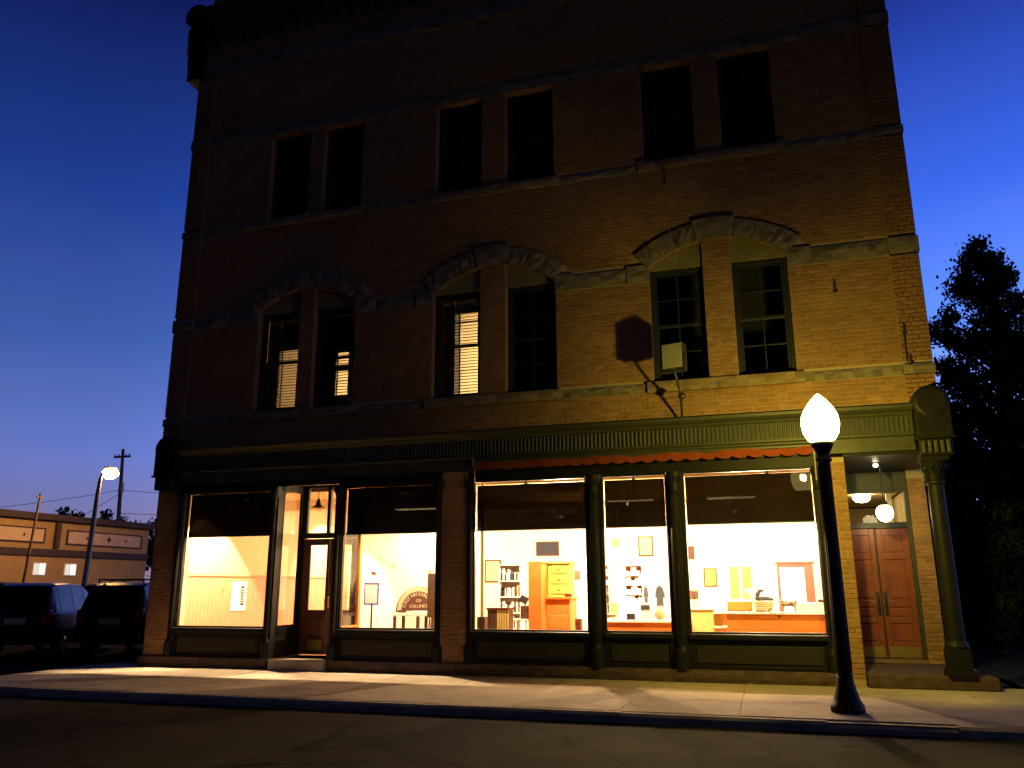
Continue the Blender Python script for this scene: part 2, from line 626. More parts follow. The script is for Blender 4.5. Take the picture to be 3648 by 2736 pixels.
def blocked(z0, z1):
    """x intervals with no brick in a course from z0 to z1"""
    out = []
    zm = (z0 + z1) / 2
    for a, b in BELTS:
        if z1 > a + 0.004 and z0 < b - 0.004:
            if a == 7.46:
                xs = [XL - 1] + sum([[BAYS[q] - 1.72, BAYS[q] + 1.72] for q in range(3)], []) + [XR + 1]
                out += [(xs[q], xs[q + 1]) for q in range(0, len(xs), 2)]
                for q in range(3):
                    out += [(BAYS[q] - 1.73, WHALF[q][0]), (WHALF[q][3], BAYS[q] + 1.73)]
            else:
                out.append((XL - 1, XR + 1))
    for w in windows:
        xl, xr, za, zb, k, b, i = w
        if k == 3:
            if z1 > za and z0 < zb:
                out.append((xl, xr))
        else:
            if z1 > za and z0 < zb:
                out.append((xl, xr))
            elif zb <= zm < ARC_CZ + RI:
                h = math.sqrt(max(0, RI * RI - (zm - ARC_CZ) ** 2))
                lo, hi = max(xl, BAYS[b] - h), min(xr, BAYS[b] + h)
                if hi > lo:
                    out.append((lo, hi))
    for b in range(3):
        ro = RI + RT - 0.03
        if 7.72 < zm < ARC_CZ + ro:
            ho = math.sqrt(max(0, ro * ro - (zm - ARC_CZ) ** 2))
            ri2 = RI + 0.02
            hi_ = math.sqrt(max(0, ri2 * ri2 - (zm - ARC_CZ) ** 2)) if zm < ARC_CZ + ri2 else 0
            out.append((BAYS[b] - ho, BAYS[b] - hi_))
            out.append((BAYS[b] + hi_, BAYS[b] + ho))
    return sorted(out)


def free(x0, x1, blk):
    segs = []
    x = x0
    for a, b in blk:
        if b <= x:
            continue
        if a > x:
            segs.append((x, min(a, x1)))
        x = max(x, b)
        if x >= x1:
            break
    if x < x1:
        segs.append((x, x1))
    return [s for s in segs if s[1] - s[0] > 0.03]


bricks = []  # x0,x1,z0,z1,yfront


def lay(x0, x1, z0, z1, y, blockfn=None, seed=0):
    r = random.Random(seed)
    n = int(round((z1 - z0) / CH))
    for i in range(n):
        a, b = z0 + i * CH, z0 + i * CH + CH - 0.011
        blk = blockfn(a, b) if blockfn else []
        for s0, s1 in free(x0, x1, blk):
            off = (0.5 if i % 2 else 0.0) * BL
            if i % 6 == 5:
                L = BL / 2
                off = 0.25 * BL
            else:
                L = BL
            k = math.floor((s0 - x0 - off) / L)
            x = x0 + off + k * L
            while x < s1:
                p, q = max(x, s0), min(x + L, s1)
                if q - p > 0.028:
                    bricks.append((p + 0.004, q - 0.005, a, b, y + r.uniform(-0.003, 0.003)))
                x += L


XP0, XP1 = -12.52, 2.52
lay(XP0, XP1, 4.32, 14.3, 0.0, blocked, 1)
lay(XL, XP0, 4.32, 14.3, -0.045, blocked, 2)
lay(XP1, XR, 4.32, 14.3, -0.045, blocked, 3)
lay(XL, XR, 14.62, ZTOP, -0.06, None, 4)
# ground floor brick piers: middle pier, pier left of the entrance, wall right of the entrance, left end pier
lay(-6.15, -5.60, 0.20, 3.80, -0.02, None, 5)
lay(0.99, 1.41, 0.12, 3.72, -0.02, None, 6)
lay(2.70, 3.02, 0.20, 3.64, 2.14, None, 7)
lay(-13.0, -12.42, 0.20, 3.80, -0.02, None, 8)

# backing of the piers
MB().box(-6.14, -5.61, -0.008, 0.5, 0.0, 3.85).build('pier_core', M_MORTAR, B)
MB().box(1.0, 1.40, -0.008, 2.3, 0.0, 3.80).build('pier_core', M_MORTAR, B)
MB().box(2.705, 3.015, 2.155, 2.6, 0.0, 3.80).build('pier_core', M_MORTAR, B)
MB().box(-12.99, -12.43, -0.008, 0.5, 0.0, 3.85).build('pier_core', M_MORTAR, B)


def shows(bk):
    x0, x1, z0, z1, y = bk
    if 3.7 < z0 < 4.72 and y < 1:
        return -1
    if y < 1 and abs((x0 + x1) / 2 - 0.93) < 0.13 and z0 < 4.3:
        return -1
    d = math.dist(((x0 + x1) / 2, y, (z0 + z1) / 2), (1.5, 0.0, 3.4))
    return 1.0 / (0.5 + d) * (1.0 if (x1 - x0) > 0.09 else 0.7)


order = sorted(range(len(bricks)), key=lambda i: -shows(bricks[i]))
single = set(order[:300])


def brick_mesh_data(bl):
    """chamfered brick fronts, joined"""
    v, f = [], []
    for x0, x1, z0, z1, y in bl:
        c = 0.006
        yb = y + 0.03
        k = len(v)
        v += [(x0, yb, z0), (x1, yb, z0), (x1, yb, z1), (x0, yb, z1),
              (x0, y + c, z0), (x1, y + c, z0), (x1, y + c, z1), (x0, y + c, z1),
              (x0 + c, y, z0 + c), (x1 - c, y, z0 + c), (x1 - c, y, z1 - c), (x0 + c, y, z1 - c)]
        for i in range(4):
            j = (i + 1) % 4
            f.append((k + i, k + j, k + 4 + j, k + 4 + i))
            f.append((k + 4 + i, k + 4 + j, k + 8 + j, k + 8 + i))
        f.append((k + 8, k + 9, k + 10, k + 11))
    me = bpy.data.meshes.new('masonry')
    me.from_pydata(v, [], f)
    me.materials.append(M_BRICK)
    return me


mo = put('masonry', brick_mesh_data([bricks[i] for i in range(len(bricks)) if i not in single]), wall_o)
mo['kind'] = 'stuff'
unit_brick = brick_mesh_data([(-0.5, 0.5, -0.5, 0.5, 0.0)])
unit_brick.name = 'brick'
for v in unit_brick.vertices:   # unit brick whose chamfer stays small after scaling
    pass
SHARED = {}
for i in order[:300]:
    x0, x1, z0, z1, y = bricks[i]
    key = round((x1 - x0) * 50)
    if key not in SHARED:
        w, hh = key / 50 / 2, (CH - 0.011) / 2
        me = brick_mesh_data([(-w, w, -hh, hh, 0.0)])
        me.name = 'brick'
        SHARED[key] = me
    w = key / 50
    put('brick', SHARED[key], wall_o, loc=((x0 + x1) / 2, y, (z0 + z1) / 2), scale=((x1 - x0) / w, 1, 1))

# ---- stone belt courses, one object per block
def stone_block(parent, x0, x1, z0, z1, yf, m, depth=0.10, rough=0.012, name='stone'):
    k = MB()
    nx, nz = max(2, int((x1 - x0) / 0.16)), 3
    G = []
    for j in range(nz + 1):
        row = []
        for i in range(nx + 1):
            edge = i in (0, nx) or j in (0, nz)
            y = yf + (0.018 if edge else random.uniform(-rough, rough))
            row.append((x0 + (x1 - x0) * i / nx, y, z0 + (z1 - z0) * j / nz))
        G.append(row)
    for j in range(nz):
        for i in range(nx):
            k.quad(G[j][i], G[j][i + 1], G[j + 1][i + 1], G[j + 1][i])
    yb = yf + depth
    for i in range(nx):
        k.quad(G[0][i], G[0][i + 1], (G[0][i + 1][0], yb, z0), (G[0][i][0], yb, z0))
        k.quad(G[nz][i], G[nz][i + 1], (G[nz][i + 1][0], yb, z1), (G[nz][i][0], yb, z1))
    k.quad(G[0][0], G[nz][0], (x0, yb, z1), (x0, yb, z0)) if False else k.quad((x0, yf + 0.018, z0), (x0, yf + 0.018, z1), (x0, yb, z1), (x0, yb, z0))
    k.quad((x1, yf + 0.018, z0), (x1, yf + 0.018, z1), (x1, yb, z1), (x1, yb, z0))
    bm = k
    return bm.build(name, m, parent)


def course(name, z0, z1, yf, spans, m, lo=0.9, hi=1.5):
    p = MB()
    for a, b in spans:
        p.box(max(a, XL) + 0.01, min(b, XR) - 0.01, 0.005, 0.011, z0 + 0.01, z1 - 0.01)
    root = p.build(name, M_MORTAR, B)
    for a, b in spans:
        n = max(1, round((b - a) / random.uniform(lo, hi)))
        cuts = [a + (b - a) * (i + (random.uniform(-0.12, 0.12) if 0 < i < n else 0)) / n for i in range(n + 1)]
        for i in range(n):
            x0, x1 = cuts[i] + 0.004, cuts[i + 1] - 0.004
            yy = yf + (-0.045 if (x0 > XP1 - 0.02 or x1 < XP0 + 0.02) else 0)
            stone_block(root, x0, x1, z0 + 0.004, z1 - 0.004, yy + random.uniform(-0.004, 0.004), m, 0.10 - (yy - yf))
    return root


def cutspans(cuts):
    xs = [XL - 0.02, XP0] + sum([list(c) for c in cuts], []) + [XP1, XR + 0.02]
    return [(xs[i], xs[i + 1]) for i in range(0, len(xs) - 1) if not any(abs(xs[i] - c[0]) < 1e-6 for c in cuts)]


# sills: between windows thin course, under each pair a bolder sill
for (z0, z1), nm in (((5.20, 5.385), 'sill_course'), ((9.86, 10.03), 'sill_course')):
    cuts = [(WHALF[b][0] - 0.12, WHALF[b][3] + 0.12) for b in range(3)]
    root = course(nm, z0, z1, -0.03, cutspans(cuts), M_STONE, 1.2, 1.9)
    for a, b in cuts:
        m_ = (a + b) / 2 + random.uniform(-0.1, 0.1)
        stone_block(root, a, m_ - 0.004, z0 - 0.01, z1 + 0.012, -0.09, M_SILL, 0.5, 0.004, 'sill')
        stone_block(root, m_ + 0.004, b, z0 - 0.01, z1 + 0.012, -0.09, M_SILL, 0.5, 0.004, 'sill')
cuts = [(BAYS[b] - 1.72, BAYS[b] + 1.72) for b in range(3)]
spring = course('spring_course', 7.46, 7.77, -0.04, cutspans(cuts), M_STONE, 1.1, 1.7)
for b in range(3):
    for s in (-1, 1):
        xj = WHALF[b][0] if s < 0 else WHALF[b][3]
        xo = BAYS[b] + s * 1.73
        stone_block(spring, min(xj, xo) + 0.003, max(xj, xo) - 0.003, 7.46, 7.80, -0.07, M_STONE, 0.14, 0.012, 'springer')
course('lintel_course', 12.27, 12.52, -0.04, [(XL - 0.02, XP0), (XP0, WHALF[0][0]), (WHALF[0][0], WHALF[0][3]), (WHALF[0][3], WHALF[1][0]), (WHALF[1][0], WHALF[1][3]),
                                             (WHALF[1][3], WHALF[2][0]), (WHALF[2][0], WHALF[2][3]), (WHALF[2][3], XP1), (XP1, XR + 0.02)], M_STONE, 1.0, 1.5)
course('frieze_course', 14.30, 14.62, -0.09, [(XL - 0.02, XR + 0.02)], M_STONE, 1.0, 1.6)

# ---- arches of voussoirs
for b in range(3):
    half = math.asin(1.33 / RI)
    ar = MB().box(BAYS[b] - 0.14, BAYS[b] + 0.14, 0.013, 0.03, ARC_CZ + RI + 0.02, ARC_CZ + RI + RT - 0.05).build('arch', M_MORTAR, B)
    nst = 7
    edges = [-half]
    key = 0.165
    for i in range(3):
        edges.append(-half + (half - key / 1.0) * (i + 1) / 3)
    edges += [-e for e in reversed(edges)]
    for i in range(len(edges) - 1):
        a0, a1 = edges[i] + 0.003, edges[i + 1] - 0.003
        isk = i == 3
        r0, r1 = RI, RI + (RT + 0.05 if isk else RT)
        yf = -0.10 if isk else -0.07 + random.uniform(-0.01, 0.006)
        k = MB()
        n = 5
        F = []
        for j in range(n + 1):
            t = a0 + (a1 - a0) * j / n
            row = []
            for q in range(4):
                r = r0 + (r1 - r0) * q / 3
                edge = j in (0, n) or q in (0, 3)
                row.append((BAYS[b] + r * math.sin(t), yf + (0.015 if edge else random.uniform(-0.012, 0.012)), ARC_CZ + r * math.cos(t)))
            F.append(row)
        for j in range(n):
            for q in range(3):
                k.quad(F[j][q], F[j + 1][q], F[j + 1][q + 1], F[j][q + 1])
            for q in (0, 3):
                p, r_ = F[j][q], F[j + 1][q]
                k.quad(p, r_, (r_[0], 0.10, r_[2]), (p[0], 0.10, p[2]))
        for j in (0, n):
            for q in range(3):
                p, r_ = F[j][q], F[j][q + 1]
                k.quad(p, r_, (r_[0], 0.10, r_[2]), (p[0], 0.10, p[2]))
        k.build('keystone' if isk else 'voussoir', M_STONE, ar)

# ---- upper windows
LIT = {(2, 0, 0): (-10.40, -9.90), (2, 1, 0): (-6.08, -5.50), (2, 0, 1): (-8.92, -8.62)}
for w in windows:
    xl, xr, z0, z1, k, b, i = w
    fr = MB()
    y0, y1, t = 0.17, 0.27, 0.075
    z0f = z0 + 0.005
    fr.box(xl, xl + t, y0, y1, z0f, z1)
    fr.box(xr - t, xr, y0, y1, z0f, z1)
    fr.box(xl + t, xr - t, y0, y1, z1 - t, z1)
    fr.box(xl + t, xr - t, y0, y1, z0f, z0f + t)
    wo_ = fr.build('window', M_SASH, B, bevel=0.006)
    P = hole_poly(w)
    rv = MB()
    for j in range(len(P)):
        p_, q_ = P[j], P[(j + 1) % len(P)]
        rv.quad((p_[0], 0.012, p_[1]), (q_[0], 0.012, q_[1]), (q_[0], 0.42, q_[1]), (p_[0], 0.42, p_[1]))
    rv.build('reveal', M_BRICK, wo_)
    zm = (z0 + z1) / 2
    for (a, c, yy) in ((zm - 0.02, z1 - t, 0.205), (z0f + t, zm + 0.02, 0.235)):
        s = MB()
        sx0, sx1 = xl + t, xr - t
        q = 0.05
        s.box(sx0, sx0 + q, yy, yy + 0.03, a, c)
        s.box(sx1 - q, sx1, yy, yy + 0.03, a, c)
        s.box(sx0 + q, sx1 - q, yy, yy + 0.03, c - q, c)
        s.box(sx0 + q, sx1 - q, yy, yy + 0.03, a, a + q)
        xm = (sx0 + sx1) / 2
        s.box(xm - 0.014, xm + 0.014, yy + 0.003, yy + 0.027, a + q, c - q)
        s.box(sx0 + q, sx1 - q, yy + 0.004, yy + 0.026, (a + c) / 2 - 0.012, (a + c) / 2 + 0.012)
        s.build('sash', M_SASH, wo_, bevel=0.004)
        MB().quad((sx0 + q, yy + 0.015, a + q), (sx1 - q, yy + 0.015, a + q), (sx1 - q, yy + 0.015, c - q), (sx0 + q, yy + 0.015, c - q)).build('pane', M_GLASS_UP, wo_)
    if k == 2:
        P = [(xl + 0.002, z1 + 0.002), (xr - 0.002, z1 + 0.002)]
        for j in range(9):
            x = xr - 0.002 + (xl - xr + 0.004) * j / 8
            P.append((x, max(arc_z(b, x) - 0.004, z1 + 0.004)))
        MB().prism(P, 0.10, 0.30).build('tympanum', M_TYMP, wo_)
    if (k, b, i) in LIT:
        la, lb = LIT[(k, b, i)]
        # venetian blind, lit from the room behind
        bl = MB()
        z = z0 + 0.12
        while z < z1 - 0.1:
            bl.quad((xl + 0.1, 0.345, z), (xr - 0.1, 0.345, z), (xr - 0.1, 0.372, z + 0.030), (xl + 0.1, 0.372, z + 0.030))
            z += 0.066
        o = bl.build('blind', M_BROWN, wo_)
        o['kind'] = 'stuff'
        # added dark curtains mask the lit room down to one strip
        c1 = MB()
        for (p, q_) in ((xl + 0.02, la), (lb, xr - 0.02)):
            n = max(3, int((q_ - p) / 0.04))
            for j in range(n):
                xa, xb = p + (q_ - p) * j / n, p + (q_ - p) * (j + 1) / n
                ya, yb = 0.40 + 0.012 * (j % 2), 0.40 + 0.012 * ((j + 1) % 2)
                c1.quad((xa, ya, z0 + 0.02), (xb, yb, z0 + 0.02), (xb, yb, z1), (xa, ya, z1))
        top = {(2, 0, 0): 6.9, (2, 1, 0): 7.35, (2, 0, 1): 6.75}[(k, b, i)]
        c1.quad((la, 0.405, top), (lb, 0.405, top), (lb, 0.405, z1), (la, 0.405, z1))
        if (k, b, i) == (2, 0, 1):
            c1.quad((la, 0.405, z0), (lb, 0.405, z0), (lb, 0.405, 5.75), (la, 0.405, 5.75))
            c1.quad((la, 0.405, 6.3), (lb, 0.405, 6.3), (lb, 0.405, 6.45), (la, 0.405, 6.45))
        c1.build('mask_curtain', M_INK, wo_)

# ---- upper floors inside: floor slabs and rooms, unlit ones with shade put into the wall colour
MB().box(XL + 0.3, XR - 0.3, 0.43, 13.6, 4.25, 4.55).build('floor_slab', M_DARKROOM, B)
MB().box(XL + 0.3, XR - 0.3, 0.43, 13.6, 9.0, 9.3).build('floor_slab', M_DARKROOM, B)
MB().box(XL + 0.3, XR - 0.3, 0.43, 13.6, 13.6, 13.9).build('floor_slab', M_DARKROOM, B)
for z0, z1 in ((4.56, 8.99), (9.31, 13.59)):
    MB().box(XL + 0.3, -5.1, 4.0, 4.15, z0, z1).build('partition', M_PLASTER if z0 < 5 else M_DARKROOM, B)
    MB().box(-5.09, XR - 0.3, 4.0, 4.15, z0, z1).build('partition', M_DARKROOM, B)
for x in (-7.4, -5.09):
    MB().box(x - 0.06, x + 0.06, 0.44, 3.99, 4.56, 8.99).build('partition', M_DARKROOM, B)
# ---- side and rear walls, roof
MB().box(XL, XL + 0.28, 0.03, 13.9, 0.0, ZTOP).build('side_wall', M_BRICK, B)
MB().box(XR - 0.28, XR, 2.61, 13.9, 0.0, 3.82).build('side_wall', M_BRICK, B)
MB().box(XR - 0.28, XR, 0.03, 13.9, 3.83, ZTOP).build('side_wall', M_BRICK, B)
MB().box(XL + 0.29, XR - 0.29, 13.62, 13.9, 0.0, ZTOP).build('rear_wall', M_BRICK, B)
MB().box(XL + 0.29, XR - 0.29, 0.43, 13.6, 15.2, 15.35).build('roof', M_BLACK, B)

# ---- roof cornice with brackets and corner pinnacles
prof = [(0.10, 15.70), (-0.10, 15.70), (-0.16, 15.80), (-0.16, 15.90), (-0.30, 16.0), (-0.36, 16.12), (-0.36, 16.2), (0.10, 16.26)]
rc = MB().prism(prof, XL - 0.05, XR + 0.05, 'YZ').build('roof_cornice', M_IRON_L, B)
for i in range(40):
    x = XL + 0.5 + i * 0.385
    MB().prism([(-0.06, 15.1), (-0.10, 15.1), (-0.14, 15.3), (-0.26, 15.6), (-0.28, 15.69), (-0.06, 15.69)], x, x + 0.12, 'YZ').build('bracket', M_IRON_L, rc)
for xc in (-13.14, 3.1):
    pk = MB()
    s = -1 if xc < 0 else 1
    for (h, z0, z1) in ((0.22, 14.2, 14.6), (0.25, 14.6, 14.95), (0.29, 14.97, 15.3), (0.31, 15.32, 15.75)):
        pk.box(xc - h + 0.05 * -s, xc + h + 0.05 * -s, -0.32 + 0.1, 0.3, z0, z1)
    pk.lathe([(0.02, 0.25), (0.33, 0.24), (0.36, 0.0), (0.33, -0.3), (0.02, -0.31)], xc, 0, 22, 'Y', 16.05)
    pk.build('corner_block', M_IRON, rc, bevel=0.02)
    MB().box(xc + (0.26 if s < 0 else -0.9), xc + (0.9 if s < 0 else -0.26), 0.0, 0.5, 16.22, 17.5).build('pinnacle', M_STONE, rc, bevel=0.03)

# ================================================================== shop front
# sheet-metal cornice over the shop front
prof = [(0.20, 3.86), (-0.075, 3.86), (-0.075, 4.10), (-0.12, 4.12), (-0.12, 4.15), (-0.085, 4.16), (-0.085, 4.46), (-0.13, 4.48), (-0.15, 4.51), (-0.24, 4.545), (-0.28, 4.57),
        (-0.30, 4.62), (0.02, 4.66), (0.20, 4.66)]
cor = MB().prism(prof, -12.93, 2.56, 'YZ').build('shop_cornice', M_IRON_L, B)
fl = MB()
for i in range(5):
    t0, t1 = PI * i / 5, PI * (i + 1) / 5
    fl.quad((-0.027 * math.cos(t0), -0.022 * math.sin(t0), -0.14), (-0.027 * math.cos(t1), -0.022 * math.sin(t1), -0.14),
            (-0.027 * math.cos(t1), -0.022 * math.sin(t1), 0.14), (-0.027 * math.cos(t0), -0.022 * math.sin(t0), 0.14))
fl.quad(*[(-0.027 * math.cos(PI * i / 5), -0.022 * math.sin(PI * i / 5), 0.14) for i in range(6)])
fl.quad(*[(-0.027 * math.cos(PI * i / 5), -0.022 * math.sin(PI * i / 5), -0.14) for i in range(6)])
flm = fl.mesh('flute', M_IRON_L)
nfl = 198
for i in range(nfl):
    put('flute', flm, cor, loc=(-12.89 + i * 0.078, -0.086, 4.31))
# scrolled end blocks
for xc in (-12.68, 2.84):
    eb = MB()
    eb.box(xc - 0.27, xc + 0.27, -0.34, 0.1, 4.02, 4.62)
    eb.box(xc - 0.25, xc + 0.25, -0.29, 0.1, 3.72, 4.0)
    eb.box(xc - 0.30, xc + 0.30, -0.37, 0.1, 4.0, 4.04)
    eb.lathe([(0.02, -0.36), (0.22, -0.36), (0.29, -0.33), (0.29, 0.08), (0.02, 0.09)], xc, 0, 28, 'Y', 4.63)
    ebo = eb.build('end_block', M_IRON, cor, bevel=0.012)
    for j in range(5):
        MB().box(xc - 0.22 + j * 0.095, xc - 0.165 + j * 0.095, -0.325, -0.28, 3.76, 3.97).build('block_rib', M_IRON_L, cor, bevel=0.01)

# head beam and plinth
MB().box(-12.41, -9.93, -0.03, 0.2, 3.66, 3.855).build('head_beam', M_IRON, B)
MB().box(-8.45, -6.16, -0.03, 0.2, 3.66, 3.855).build('head_beam', M_IRON, B)
MB().box(-5.59, 0.98, 0.0, 0.2, 3.66, 3.855).build('head_beam', M_IRON, B)
pl = MB().box(-13.02, -9.92, -0.06, 0.4, 0.0, 0.10).build('plinth', M_PLINTH, B)
for a, b in ((-13.06, -9.9), (-8.48, 0.985)):
    n = round((b - a) / 1.35)
    for i in range(n):
        x0, x1 = a + (b - a) * i / n, a + (b - a) * (i + 1) / n
        stone_block(pl, x0 + 0.004, x1 - 0.004, 0.0, 0.205, -0.13, M_PLINTH, 0.28, 0.010, 'plinth_stone')

# iron columns
def iron_column(x, w, z0=0.20, z1=3.66, y=0.02, r=0.095):
    k = MB()
    k.box(x - w, x + w, y - 0.02, y + 0.16, z0, z1)
    k.lathe([(r + 0.05, z0), (r + 0.05, z0 + 0.3), (r + 0.02, z0 + 0.34), (r, z0 + 0.4), (r * 0.92, z1 - 0.42), (r + 0.02, z1 - 0.38), (r, z1 - 0.34), (r + 0.01, z1 - 0.2), (r + 0.05, z1 - 0.1),
             (r + 0.06, z1)], x, y - 0.04, 18)
    for j in range(9):
        t = PI + PI * (j + 0.5) / 9
        k.tube((x + r * math.cos(t), y - 0.04 + r * math.sin(t), z0 + 0.42), (x + r * 0.93 * math.cos(t), y - 0.04 + r * 0.93 * math.sin(t), z1 - 0.43), 0.011, n=6)
    return k.build('column', M_IRON, B, bevel=0.004)


for x, w in ((-5.545, 0.05), (-3.07, 0.15), (-1.555, 0.15), (0.925, 0.05), (-12.36, 0.05), (-9.99, 0.085), (-8.46, 0.085), (-6.20, 0.03)):
    iron_column(x, w, r=0.095 if w > 0.1 else 0.05)


def display_window(xl, xr, shade_z, shade_top, shade_mat, glow_gap=False, zs=0.80, zt=3.66):
    k = MB()
    f = 0.03
    k.box(xl, xl + f, 0.03, 0.12, zs, zt)
    k.box(xr - f, xr, 0.03, 0.12, zs, zt)
    k.box(xl + f, xr - f, 0.03, 0.12, zs, zs + f)
    k.box(xl + f, xr - f, 0.03, 0.12, zt - f, zt)
    o = k.build('display_window', M_IRON, B, bevel=0.004)
    MB().box(xl + f, xr - f, 0.072, 0.080, zs + f, zt - f).build('pane', M_GLASS, o)
    MB().box(xl - 0.02, xr + 0.02, -0.07, 0.2, zs - 0.10, zs - 0.004).build('sill', M_IRON, o, bevel=0.02)
    b = MB().box(xl, xr, 0.03, 0.16, 0.21, zs - 0.105)
    for (a, c) in ((xl, xl + 0.07), (xr - 0.07, xr)):
        b.box(a, c, 0.0, 0.029, 0.21, zs - 0.105)
    b.box(xl + 0.07, xr - 0.07, 0.0, 0.029, 0.21, 0.275)
    b.box(xl + 0.07, xr - 0.07, 0.0, 0.029, zs - 0.165, zs - 0.105)
    b.build('bulkhead', M_IRON, o, bevel=0.006)
    MB().box(xl + 0.10, xr - 0.10, 0.012, 0.029, 0.305, zs - 0.195).build('bulkhead_panel', M_BULK, o, bevel=0.008)
    # roller shade behind the glass, weighted hem
    s = MB()
    n = 24
    for i in range(n):
        xa, xb = xl + 0.045 + (xr - xl - 0.09) * i / n, xl + 0.045 + (xr - xl - 0.09) * (i + 1) / n
        ya, yb = 0.135 + 0.004 * math.sin(i * 0.9), 0.135 + 0.004 * math.sin((i + 1) * 0.9)
        s.quad((xa, ya, shade_z), (xb, yb, shade_z), (xb, yb, shade_top), (xa, ya, shade_top))
    s.build('roller_shade', shade_mat, o)
    MB().box(xl + 0.045, xr - 0.045, 0.128, 0.142, shade_z - 0.012, shade_z + 0.012).build('shade_hem', M_SASH, o)
    return o


display_window(-12.28, -10.08, 2.70, 3.63, M_SHADE_D)
display_window(-8.37, -6.17, 2.68, 3.63, M_SHADE_D)
wA = display_window(-5.495, -3.215, 2.69, 3.575, M_SHADE)
wB = display_window(-2.92, -1.70, 2.69, 3.575, M_SHADE)
wC = display_window(-1.405, 0.885, 2.71, 3.585, M_SHADE)

# lettering on the glass of the right-hand window
tm = text_mesh('Calumet Visitor Center', 0.115, 0.001, bold=0.0012)
o = put('window_lettering', join_meshes([(tm, Matrix.Translation((-0.285, 0.068, 1.145)) @ UPRIGHT)], 'lettering', M_INK), wC)
MB().prism([(0.12 - 0.025, 1.10), (0.12, 1.07), (0.12 + 0.025, 1.10), (0.12, 1.13)], 0.066, 0.070).build('window_mark', M_BROWN, wC)

# ---- recessed shop entrance: returns, double door, transom, tiled floor
RX0, RX1, RY = -9.92, -8.46, 1.0
rec = MB().box(RX0 + 0.09, RX1 - 0.09, -0.14, RY + 0.02, 0.0, 0.20).build('entrance_step', M_CONC, B, bevel=0.012)
MB().box(RX0 - 0.1, RX1 + 0.1, 0.0, RY + 0.1, 3.86, 3.93).build('entrance_soffit', M_IRON, B)
MB().box(-9.929, -8.451, -0.02, 0.10, 3.72, 3.855).build('head_beam', M_IRON, B)
for x, s in ((RX0 - 0.02, 1), (RX1 + 0.02, -1)):
    k = MB()
    k.box(x - 0.03, x + 0.03, 0.19, 0.26, 0.80, 3.74)
    k.box(x - 0.03, x + 0.03, RY - 0.06, RY + 0.04, 0.20, 3.85)
    k.box(x - 0.03, x + 0.03, 0.26, RY - 0.06, 3.66, 3.85)
    k.box(x - 0.03, x + 0.03, 0.26, RY - 0.06, 0.80, 0.84)
    o = k.build('entrance_return', M_ORANGE if s < 0 else M_IRON, B, bevel=0.005)
    MB().box(x - 0.004, x + 0.004, 0.26, RY - 0.06, 0.84, 3.66).build('pane', M_GLASS, o)
    MB().box(x - 0.05, x + 0.05, 0.19, RY - 0.06, 0.70, 0.797).build('sill', M_IRON, o, bevel=0.015)
    MB().box(x - 0.025, x + 0.025, 0.19, RY - 0.06, 0.20, 0.697).build('bulkhead', M_BULK, o)
    xx = x + s * 0.027
    fr_ = MB()
    fr_.box(min(xx, xx + s * 0.02), max(xx, xx + s * 0.02), 0.20, RY - 0.07, 0.205, 0.27)
    fr_.box(min(xx, xx + s * 0.02), max(xx, xx + s * 0.02), 0.20, RY - 0.07, 0.62, 0.69)
    fr_.build('bulkhead_rail', M_IRON, o)


def door_leaf(parent_mat, x0, x1, y, z0, z1, gx0, gx1, gz0, gz1, kick=True):
    k = MB()
    k.box(x0, gx0, y, y + 0.045, z0, z1)
    k.box(gx1, x1, y, y + 0.045, z0, z1)
    k.box(gx0, gx1, y, y + 0.045, gz1, z1)
    k.box(gx0, gx1, y, y + 0.045, z0, gz0)
    o = k.build('door', parent_mat, B, bevel=0.006)
    MB().box(gx0, gx1, y + 0.02, y + 0.026, gz0, gz1).build('pane', M_GLASS, o)
    MB().box(gx0 + 0.02, gx1 - 0.02, y - 0.012, y - 0.001, z0 + 0.38, z0 + 0.70).build('door_panel', parent_mat, o, bevel=0.012)
    return o


M_SHOPDOOR = mat('shop_door_wood', (0.10, 0.035, 0.02), 0.45, 0.2, 6)
d1 = door_leaf(M_SHOPDOOR, -9.83, -9.195, RY, 0.215, 2.66, -9.66, -9.26, 1.14, 2.52)
d2 = door_leaf(M_SHOPDOOR, -9.185, -8.55, RY, 0.215, 2.66, -9.10, -8.66, 1.14, 2.52)
for d_, x in ((d1, -9.225), (d2, -9.14)):
    MB().tube((x, RY - 0.05, 1.18), (x, RY - 0.05, 1.42), 0.012).tube((x, RY - 0.05, 1.2), (x, RY, 1.2), 0.009).tube((x, RY - 0.05, 1.4), (x, RY, 1.4), 0.009).build('handle', M_BRASS, d_)
    MB().box(x - 0.42 if d_ is d1 else x + 0.06, x - 0.06 if d_ is d1 else x + 0.42, RY - 0.006, RY - 0.001, 0.30, 0.50).build('kick_plate', M_BRASS, d_)
MB().box(-9.915, -9.835, RY, RY + 0.09, 0.20, 2.668).build('door_jamb', M_SASH, B)
MB().box(-8.545, -8.465, RY, RY + 0.09, 0.20, 2.668).build('door_jamb', M_SASH, B)
k = MB()
k.box(-9.915, -8.465, RY, RY + 0.08, 2.67, 2.79)
k.box(-9.915, -8.465, RY, RY + 0.08, 3.80, 3.86)
k.box(-9.915, -9.78, RY, RY + 0.08, 2.79, 3.80)
k.box(-9.30, -9.22, RY, RY + 0.08, 2.79, 3.80)
k.box(-8.63, -8.465, RY, RY + 0.08, 2.79, 3.80)
o = k.build('transom', M_SASH, B, bevel=0.005)
MB().box(-9.78, -9.30, RY + 0.03, RY + 0.036, 2.79, 3.80).build('pane', M_GLASS, o)
MB().box(-9.22, -8.63, RY + 0.03, RY + 0.036, 2.79, 3.80).build('pane', M_GLASS, o)

